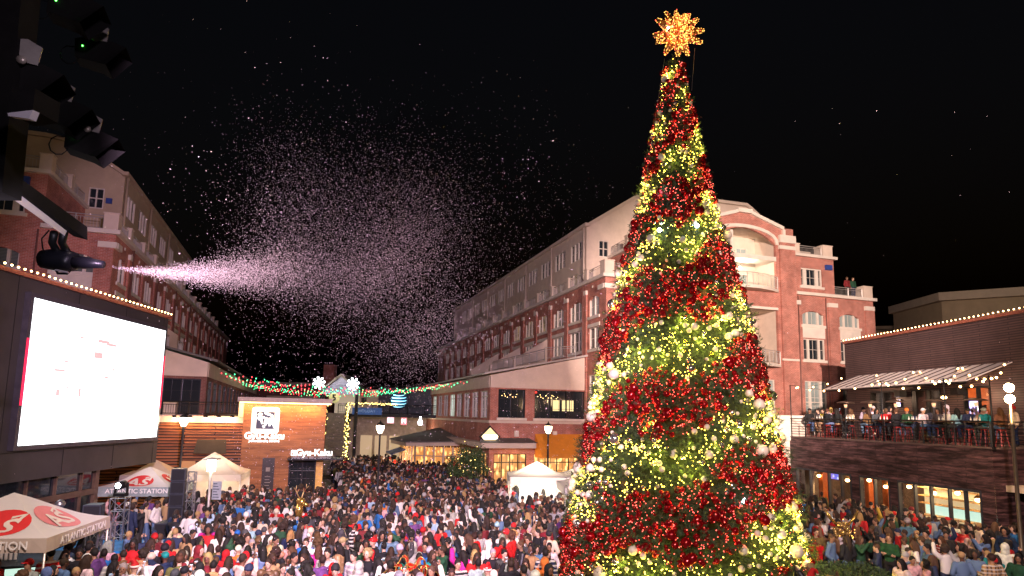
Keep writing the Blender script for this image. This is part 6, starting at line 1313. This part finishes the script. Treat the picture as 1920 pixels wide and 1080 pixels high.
for j, (x, y) in enumerate(cand[:NI]):
    zone = ('outside the bar' if x > 10 else 'near the printed tent' if x < -9 else 'near the tree' if x > 1 else 'in the foreground crowd' if y < 22 else 'mid crowd')
    if zone == 'outside the bar': f = RNG.uniform(0, 2*PI)
    else: f = toward(x, y, -3, 0)+RNG.normal(0,.8) if RNG.random() < .5 else toward(x, y, -12, y+9)+RNG.normal(0,.6)
    person(x, y, zone, f, group='people outside the bar' if x > 10 else 'people in the plaza crowd')
# two on the far roof terrace
for i, (x, tc) in enumerate(((1590,'maroon'),(1601,'dark green'))):
    u, z = plane(RC[0], RC[1], 17.9, x, 531, -.5); q = W(RC, u, .6); person(q.x, q.y, 'far roof terrace', ANG, 'standing', tc, 'jacket', 'short hair', 'brown', 1., 15.62, 'people on the far roof terrace')
# everyone beyond them: one mass of small figures
def lowfig():
    ps = ALLP[int(RNG.integers(8))]; parts = []
    for me, tagc in ((LOW[('b',ps)],0),(LOW[('t',ps)],1),(LOW[('l',ps)],2),(LOW[('h',int(RNG.integers(5)))],3)): parts.append((me, tagc))
    return parts
LOW = {}
def arr(me):
    v = np.empty(len(me.vertices)*3, dtype=np.float32); me.vertices.foreach_get('co', v); me.calc_loop_triangles(); t = np.empty(len(me.loop_triangles)*3, dtype=np.int32); me.loop_triangles.foreach_get('vertices', t); return v.reshape(-1,3), t.reshape(-1,3)
for ps in list(POSES): LOW[('b',ps)] = arr(dec(BM[ps], .09)); LOW[('t',ps)] = arr(dec(topm(ps,'jacket',0), .12)); LOW[('l',ps)] = arr(dec(TM[ps], .08))
for i, h in enumerate(('long hair','short hair','knit cap','baseball cap','curly hair')): LOW[('h',i)] = arr(dec(HM[h], .15))
Vs, Ts, Cs, off = [], [], [], 0
rest = cand[NI:]; print('CROWD rest', len(rest), 'individuals', PCOUNT[0], 'phones', PH_L[0])
for (x, y) in rest:
    ps = list(POSES)[int(RNG.choice(8, p=[.3,.2,.1,.12,.14,.04,.03,.07]))]; a = RNG.uniform(0,2*PI) if RNG.random() < .6 else toward(x, y, -12, y+9); sc_ = RNG.uniform(.9,1.06) if RNG.random() > .07 else .65; hh = int(RNG.choice(5, p=[.34,.42,.07,.08,.09]))
    cc = [SKIN[int(RNG.integers(6))], COLS[wpick(CP)], COLS[wpick({'black':5,'denim blue':4,'navy':3})], (HAIR[wpick({'black':10,'dark brown':6,'brown':3,'blonde':1})] if hh in (0,1,4) else COLS[wpick(HC)])]
    R_ = np.array([[math.cos(a),-math.sin(a),0],[math.sin(a),math.cos(a),0],[0,0,1]])
    for key, c in zip((('b',ps),('t',ps),('l',ps),('h',hh)), cc):
        v, t = LOW[key]; Vs.append((v*sc_)@R_.T+[x,y,0]); Ts.append(t+off); Cs.append(np.tile([*c,1.], (len(v),1))); off += len(v)
crm = bpy.data.materials.new('crowd_clothes'); nt, N, L, p = nodes(crm); at = N.new('ShaderNodeVertexColor'); at.layer_name = 'clothes'; L.new(at.outputs[0], p.inputs['Base Color']); p.inputs['Roughness'].default_value = .8
co_ = fast_mesh('crowd', np.concatenate(Vs), np.concatenate(Ts), crm); ca = co_.data.color_attributes.new('clothes', 'FLOAT_COLOR', 'POINT'); C_ = np.concatenate(Cs).astype(np.float32)
if len(co_.data.vertices) == len(C_): ca.data.foreach_set('color', C_.ravel())
else: print('CROWD COLOUR MISMATCH', len(co_.data.vertices), len(C_))
tag(co_, 'dense far crowd filling the street and plaza up to the stairs', 'crowd', kind='stuff')
# reindeer performer and gold-bauble performer
q = hp(563, 955); t = thing('reindeer_puppet', 'golden reindeer head with antlers held above the crowd in front of the restaurant', 'reindeer figure', (q[0],q[1],1.95), 1.2); mb = MB(); mb.ball((0,0,0), .17, 12, 8, (.8,1.1,1.1)); mb.tube([(0,-.1,-.03),(0,-.36,-.12)], [.11,.07], 10); mb.tube([(0,.02,-.05),(0,.08,-.6)], [.12,.17], 10)
for s in (1,-1): mb.ball((s*.17,.02,.06), .07, 8, 5, (1.3,.4,.6))
hdn = mb.build('head', gold, t); mb = MB()
for s in (1,-1):
    mb.tube([(s*.06,.02,.14),(s*.2,.05,.36),(s*.32,.02,.5),(s*.3,.0,.68)], [.03,.025,.02,.012], 6); mb.tube([(s*.2,.05,.36),(s*.14,0,.52)], [.02,.01], 5); mb.tube([(s*.32,.02,.5),(s*.46,.0,.6)], [.02,.01], 5)
mb.build('antlers', M('antler_gold', (.6,.42,.2), .4, .4), t)
occ = person(q[0], q[1]+.12, 'under the reindeer head', toward(*q,0,0), 'standing', 'red', 'coat', 'short hair', 'brown', 1.0, group='people in the plaza crowd')
q = hp(1572,990); t = thing('bauble_bouquet', 'big cluster of gold baubles with horns carried by a performer by the bar', 'bauble cluster', (q[0],q[1]-.3,1.62)); mb = MB()
for k in range(60): v = Vector(RNG.normal(size=3)).normalized()*RNG.uniform(.15,.34); mb.ball(v, RNG.uniform(.05,.085), 8, 6)
mb.build('baubles', M('bright_gold', (.85,.6,.25), .15, .8, var=.1), t); mb = MB()
for s in (-1,1): mb = MB(); mb.tube([(s*.2,0,.2),(s*.45,0,.45),(s*.6,0,.75)], [.05,.06,.02], 8); mb.build('horn', gold, t)
mb = MB()
for k in range(16): v = Vector(RNG.normal(size=3)).normalized()*.4; mb.ball(v, .02, 5, 3)
tag(mb.build('bouquet_lights', MATS['star_gold'], t), kind='stuff')
person(q[0], q[1], 'carrying the gold baubles', toward(*q,0,0), 'folded', 'white', 'coat', 'wide hat', 'black', 1.1, group='people outside the bar')
# terrace furniture
proto = thing('bar_stool', 'red metal bar stool', 'bar stool', (0,0,0), 0, 'red bar stools on the terrace'); redm = M('stool_red', (.28,.02,.018), .4, .2)
mb = MB(); mb.lathe([(.17,.7),(.18,.73),(.17,.75)], n=12); mb.build('seat', redm, proto)
for a in range(4): c, s = math.cos(a*PI/2+PI/4), math.sin(a*PI/2+PI/4); mb = MB(); mb.tube([(c*.14,s*.14,.71),(c*.24,s*.24,0)], .018, 5); mb.build('leg', redm, proto)
mb = MB(); pts = [(.2*math.cos(a*PI/2+PI/4),.2*math.sin(a*PI/2+PI/4),.28) for a in range(5)]; mb.tube(pts, .012, 4); mb.build('foot_ring', redm, proto); fam = family(proto)
ordw = ['first','second','third','fourth','fifth','sixth','seventh','eighth','ninth','tenth','eleventh','twelfth','thirteenth','fourteenth','fifteenth','sixteenth','seventeenth','eighteenth']
for i, u in enumerate(sorted(deckpos, reverse=True)):
    j = deckpos.index(u); off = 1.15 if j % 3 else .8; q = D0+bd*u-bo*off; o = proto if i == 0 else copy_tree(proto, fam); o.location = (q.x,q.y,4.66-.02); o['label'] = 'red bar stool on the terrace, %s from the tree end' % ordw[i]
tp0 = thing('terrace_table', 'tall dark table on the terrace', 'table', (0,0,0), 0, 'tall tables on the terrace'); mb = MB(); mb.box((-.35,-.3,1.0),(.35,.3,1.05)); mb.build('table_top', M('table_wood', (.12,.06,.035), .5), tp0)
for x_, y_ in ((-.3,-.25),(.3,-.25),(.3,.25),(-.3,.25)): mb = MB(); mb.tube([(x_,y_,0),(x_,y_,1.0)], .02, 4); mb.build('leg', black, tp0)
mb = MB()
for k in range(4): mb.lathe([(.03,0),(.035,.1),(.012,.15),(.012,.2)], (-.2+.13*k,.05*(k%2),1.05), 6)
tb = mb.build('bottles', bt[1], None); tb.parent = tp0; fam = family(tp0)
for i, u in enumerate((11.2,8.8,6.4,4.6,2.9,1.3)):
    q = D0+bd*u-bo*.75; o = tp0 if i == 0 else copy_tree(tp0, fam); o.location = (q.x,q.y,4.66); o.rotation_euler = (0,0,math.radians(BH)); o['label'] = 'tall dark table on the terrace, %s from the tree end' % ordw[i]
hp0 = thing('patio_heater', 'patio heater', 'patio heater', (0,0,0), 0, 'patio heaters on the terrace'); mb = MB(); mb.lathe([(.22,0),(.22,.35),(.05,.45),(.035,.5),(.035,1.7),(.09,1.72)], n=12); mb.build('post', steel, hp0); mb = MB(); mb.lathe([(.07,1.75),(.09,1.93)], n=12); mb.build('burner', EM('burner_glow', (1,.55,.3), 1.0), hp0); mb = MB(); mb.lathe([(.5,2.0),(.42,2.05),(.05,2.13)], n=20); mb.build('reflector_shade', M('shade_dark', (.12,.08,.06), .35, .7), hp0); fam = family(hp0)
for i, (x, y) in enumerate(((1585,749),(1631,750),(1679,749),(1750,748),(1829,746))):
    u, z = plane(D0.x, D0.y, BH, x, y, 2.2); q = D0+bd*u-bo*2.2; o = hp0 if i == 0 else copy_tree(hp0, fam); o.location = (q.x,q.y,4.66); o['label'] = 'mushroom patio heater on the terrace, %s from the tree end' % ordw[i]
# ------------------------------------------------------------------ confetti
def conf():
    P_ = []; S_ = []
    def addp(px_, py_, Y, s):
        v = atY(px_, py_, Y)
        if v.z > .3: P_.append(v); S_.append(s)
    for _ in range(30000):   # jet: a tight mist at the nozzle that opens and thins out
        t = RNG.gamma(3.6,.2)
        if t > 1.8 or RNG.random() < .6-1.2*t: continue
        x = 196+400*t; y = 497+44*t**.8-46*max(0,t-.2)**1.5*RNG.random(); sg_ = 1.2+60*t**1.35; yy = y+RNG.normal(0,sg_*.5)-RNG.exponential(.35*sg_*min(t,1)); x += RNG.normal(0,14*t)
        addp(x, yy, 8.7+13.5*t+RNG.normal(0,.5+1.4*t), RNG.uniform(.0022,.0052)*(1+1.2*min(t,1.2)))
    for (cx, cy, sx, sy, n, Y) in ((650,480,85,70,17000,22),(700,410,110,78,13000,23),(770,560,75,70,13000,23),(620,340,88,58,5500,23),(850,470,110,110,9000,25),(800,640,90,50,8000,24),(500,430,60,60,2500,19)):
        ang = RNG.uniform(-.3,.3)
        for _ in range(n):
            a, b = RNG.normal(0,1,2); x, y = cx+sx*a, cy+sy*b+.25*sx*a*math.sin(ang*3); 
            w = .5+.5*math.sin(x*.021+y*.013+2*math.sin(y*.011)); 
            if RNG.random() > .45+.55*w: continue
            addp(x, y, Y+RNG.normal(0,2.4), RNG.choice([RNG.uniform(.0035,.0065),RNG.uniform(.006,.011)], p=[.6,.4]))
    for _ in range(5200): 
        x = RNG.uniform(420,1150); y = RNG.uniform(560,1075); addp(x, y, RNG.uniform(15,30), RNG.uniform(.006,.012))
    for _ in range(1500): addp(RNG.normal(600,210), RNG.normal(380,150), RNG.uniform(14,28), RNG.uniform(.006,.014))
    for _ in range(160): addp(RNG.uniform(0,1900), RNG.uniform(200,1070), RNG.uniform(9,20), RNG.uniform(.005,.01))
    P = np.array([tuple(p) for p in P_]); s = np.array(S_)[:,None]; n = len(P)
    keep = ((P[:,0]-TX)**2+(P[:,1]-TY)**2) > np.array([TR(min(19,z))+.3 for z in P[:,2]])**2; P, s = P[keep], s[keep]; n = len(P)
    d = RNG.normal(size=(n,3)); d /= np.linalg.norm(d,axis=1)[:,None]; e = np.cross(d, RNG.normal(size=(n,3))); e /= np.linalg.norm(e,axis=1)[:,None]
    V = np.stack([P-d*s-e*s*.6, P+d*s-e*s*.6, P+d*s+e*s*.6, P-d*s+e*s*.6], 1).reshape(-1,3)
    m = M('confetti_tissue', (.8,.66,.76), .7, var=.02); N = m.node_tree.nodes; L = m.node_tree.links; p = N['Principled BSDF']
    tl = N.new('ShaderNodeBsdfTranslucent'); tl.inputs[0].default_value = (.85,.72,.84,1); ms = N.new('ShaderNodeMixShader'); ms.inputs[0].default_value = .4; L.new(p.outputs[0], ms.inputs[1]); L.new(tl.outputs[0], ms.inputs[2]); L.new(ms.outputs[0], N['Material Output'].inputs[0])
    print('CONFETTI', n); o = fast_mesh('confetti', V, np.arange(4*n).reshape(n,4), m); tag(o, 'cloud of pink-lit white confetti blown across the night sky over the plaza', 'confetti', kind='stuff')
conf()
# ------------------------------------------------------------------ light and sky
w = bpy.data.worlds.new('World'); SC.world = w; w.use_nodes = True; nt = w.node_tree; sky = nt.nodes.new('ShaderNodeTexSky'); sky.sky_type = 'NISHITA'; sky.sun_disc = False; sky.sun_elevation = math.radians(-4); sky.sun_rotation = math.radians(200)
nt.links.new(sky.outputs[0], nt.nodes['Background'].inputs[0]); nt.nodes['Background'].inputs[1].default_value = .16
SC.view_settings.view_transform = 'Standard'; SC.view_settings.look = 'None'; SC.view_settings.exposure = 0; SC.view_settings.gamma = 1
def spotl(name, loc, tgt, e, ang, col, blend=.5, rad=.3):
    l = bpy.data.lights.new(name, 'SPOT'); l.energy = e; l.color = col; l.spot_size = math.radians(ang); l.spot_blend = blend; l.shadow_soft_size = rad
    o = bpy.data.objects.new(name, l); COL.objects.link(o); o.location = loc; o.rotation_euler = (Vector(tgt)-Vector(loc)).to_track_quat('-Z','Y').to_euler(); return o
pinkl = (1,.74,.72)
spotl('facade_flood', (11,0,16.5), (17.5,50,12.), 180000, 35, (1,.75,.66), .6)
spotl('street_flood', (-3,2,13), (2,52,14), 10500, 34, (1,.66,.46), .8)
spotl('left_flood', (-3.8,9,13.5), (-24,42,14), 3200, 62, (1,.7,.5), .7)
spotl('crowd_flood_left', (-3.8,8.5,13.5), (-9,22.5,0), 12500, 90, (1,.75,.68), .9)
spotl('crowd_flood_right', (4,1,13), (-1,22,0), 12500, 62, (1,.74,.66), .9)
spotl('bar_flood', (5,3,13), (19,33,3.5), 20000, 50, (1,.7,.68), .7)
spotl('tree_flood', (-2.5,-1,10), (6,23,9), 8500, 60, (1,.82,.78), .7)
spotl('confetti_beam', (.5,1.5,8.6), (-5.2,23,8.3), 29000, 58, (.96,.64,.95), .3, .1)
spotl('pale_building_fill', (9,5,20), (50,50,17), 30000, 34, (1,.75,.55), .7)  # added lamp that brightens the pale building, no fixture stands here
spotl('rig_fill_spot', (-1.5,2.5,9.6), (-5.4,8,8.7), 190, 60, (.95,.8,1), .6, .2)  # added spot that lifts the plates of the rig fixtures
spotl('plate_fill_spot', (-4.0,4.6,6.8), (-5.7,7.6,8.2), 430, 32, (.92,.8,1), .8, .2)  # added spot aimed up to brighten the white plate under the rig arm
for i, (u, d) in enumerate(((2,-1.6),(5.6,-1.8),(8.5,-2.),(11.5,-2.))):
    l = bpy.data.lights.new('bar_room_light', 'POINT'); l.energy = (500,300,260,240)[i]; l.color = (1,.62,.3); l.shadow_soft_size = .15; lo = bpy.data.objects.new('bar_room_light', l); COL.objects.link(lo); lo.location = D0+Vector(Pb(u,2.6,d))
for i, u in enumerate((1.5,5.2,8.8)):
    l = bpy.data.lights.new('terrace_light', 'POINT'); l.energy = 130; l.color = (1,.62,.38); l.shadow_soft_size = .15; lo = bpy.data.objects.new('terrace_light', l); COL.objects.link(lo); lo.location = D0+Vector(Pu(u,7.0,.9 if i != 1 else -1.2))
l = bpy.data.lights.new('loggia_light', 'POINT'); l.energy = 260; l.color = (1,.9,.75); lo = bpy.data.objects.new('loggia_light', l); COL.objects.link(lo); lo.location = W(RC,12.3,1.0,17.3)
for i, (x, y, z, e, c) in enumerate(((-7.3+1.7,2.2,2.2,90,(1,.65,.3)),(-7.3+5,2.2,2.2,110,(1,.65,.3)),(-12.2,14,2.2,260,(1,.6,.25)))):
    l = bpy.data.lights.new('shop_spill', 'POINT'); l.energy = e; l.color = c; l.shadow_soft_size = .3; lo = bpy.data.objects.new('shop_spill', l); COL.objects.link(lo); lo.location = W(RC,x,y,z)
for x, y, z, e in ((-16.5,59,8.5,200),(-12.5,60,3.5,220),(-9,64,3.5,160)):
    l = bpy.data.lights.new('far_light', 'POINT'); l.energy = e; l.color = (1,.8,.55); l.shadow_soft_size = .3; lo = bpy.data.objects.new('far_light', l); COL.objects.link(lo); lo.location = (x,y,z)
cy = SC.cycles; cy.max_bounces = 5; cy.diffuse_bounces = 2; cy.glossy_bounces = 2; cy.transparent_max_bounces = 6; cy.use_light_tree = True; cy.use_denoising = True; cy.sample_clamp_indirect = 4; cy.caustics_reflective = False; cy.caustics_refractive = False
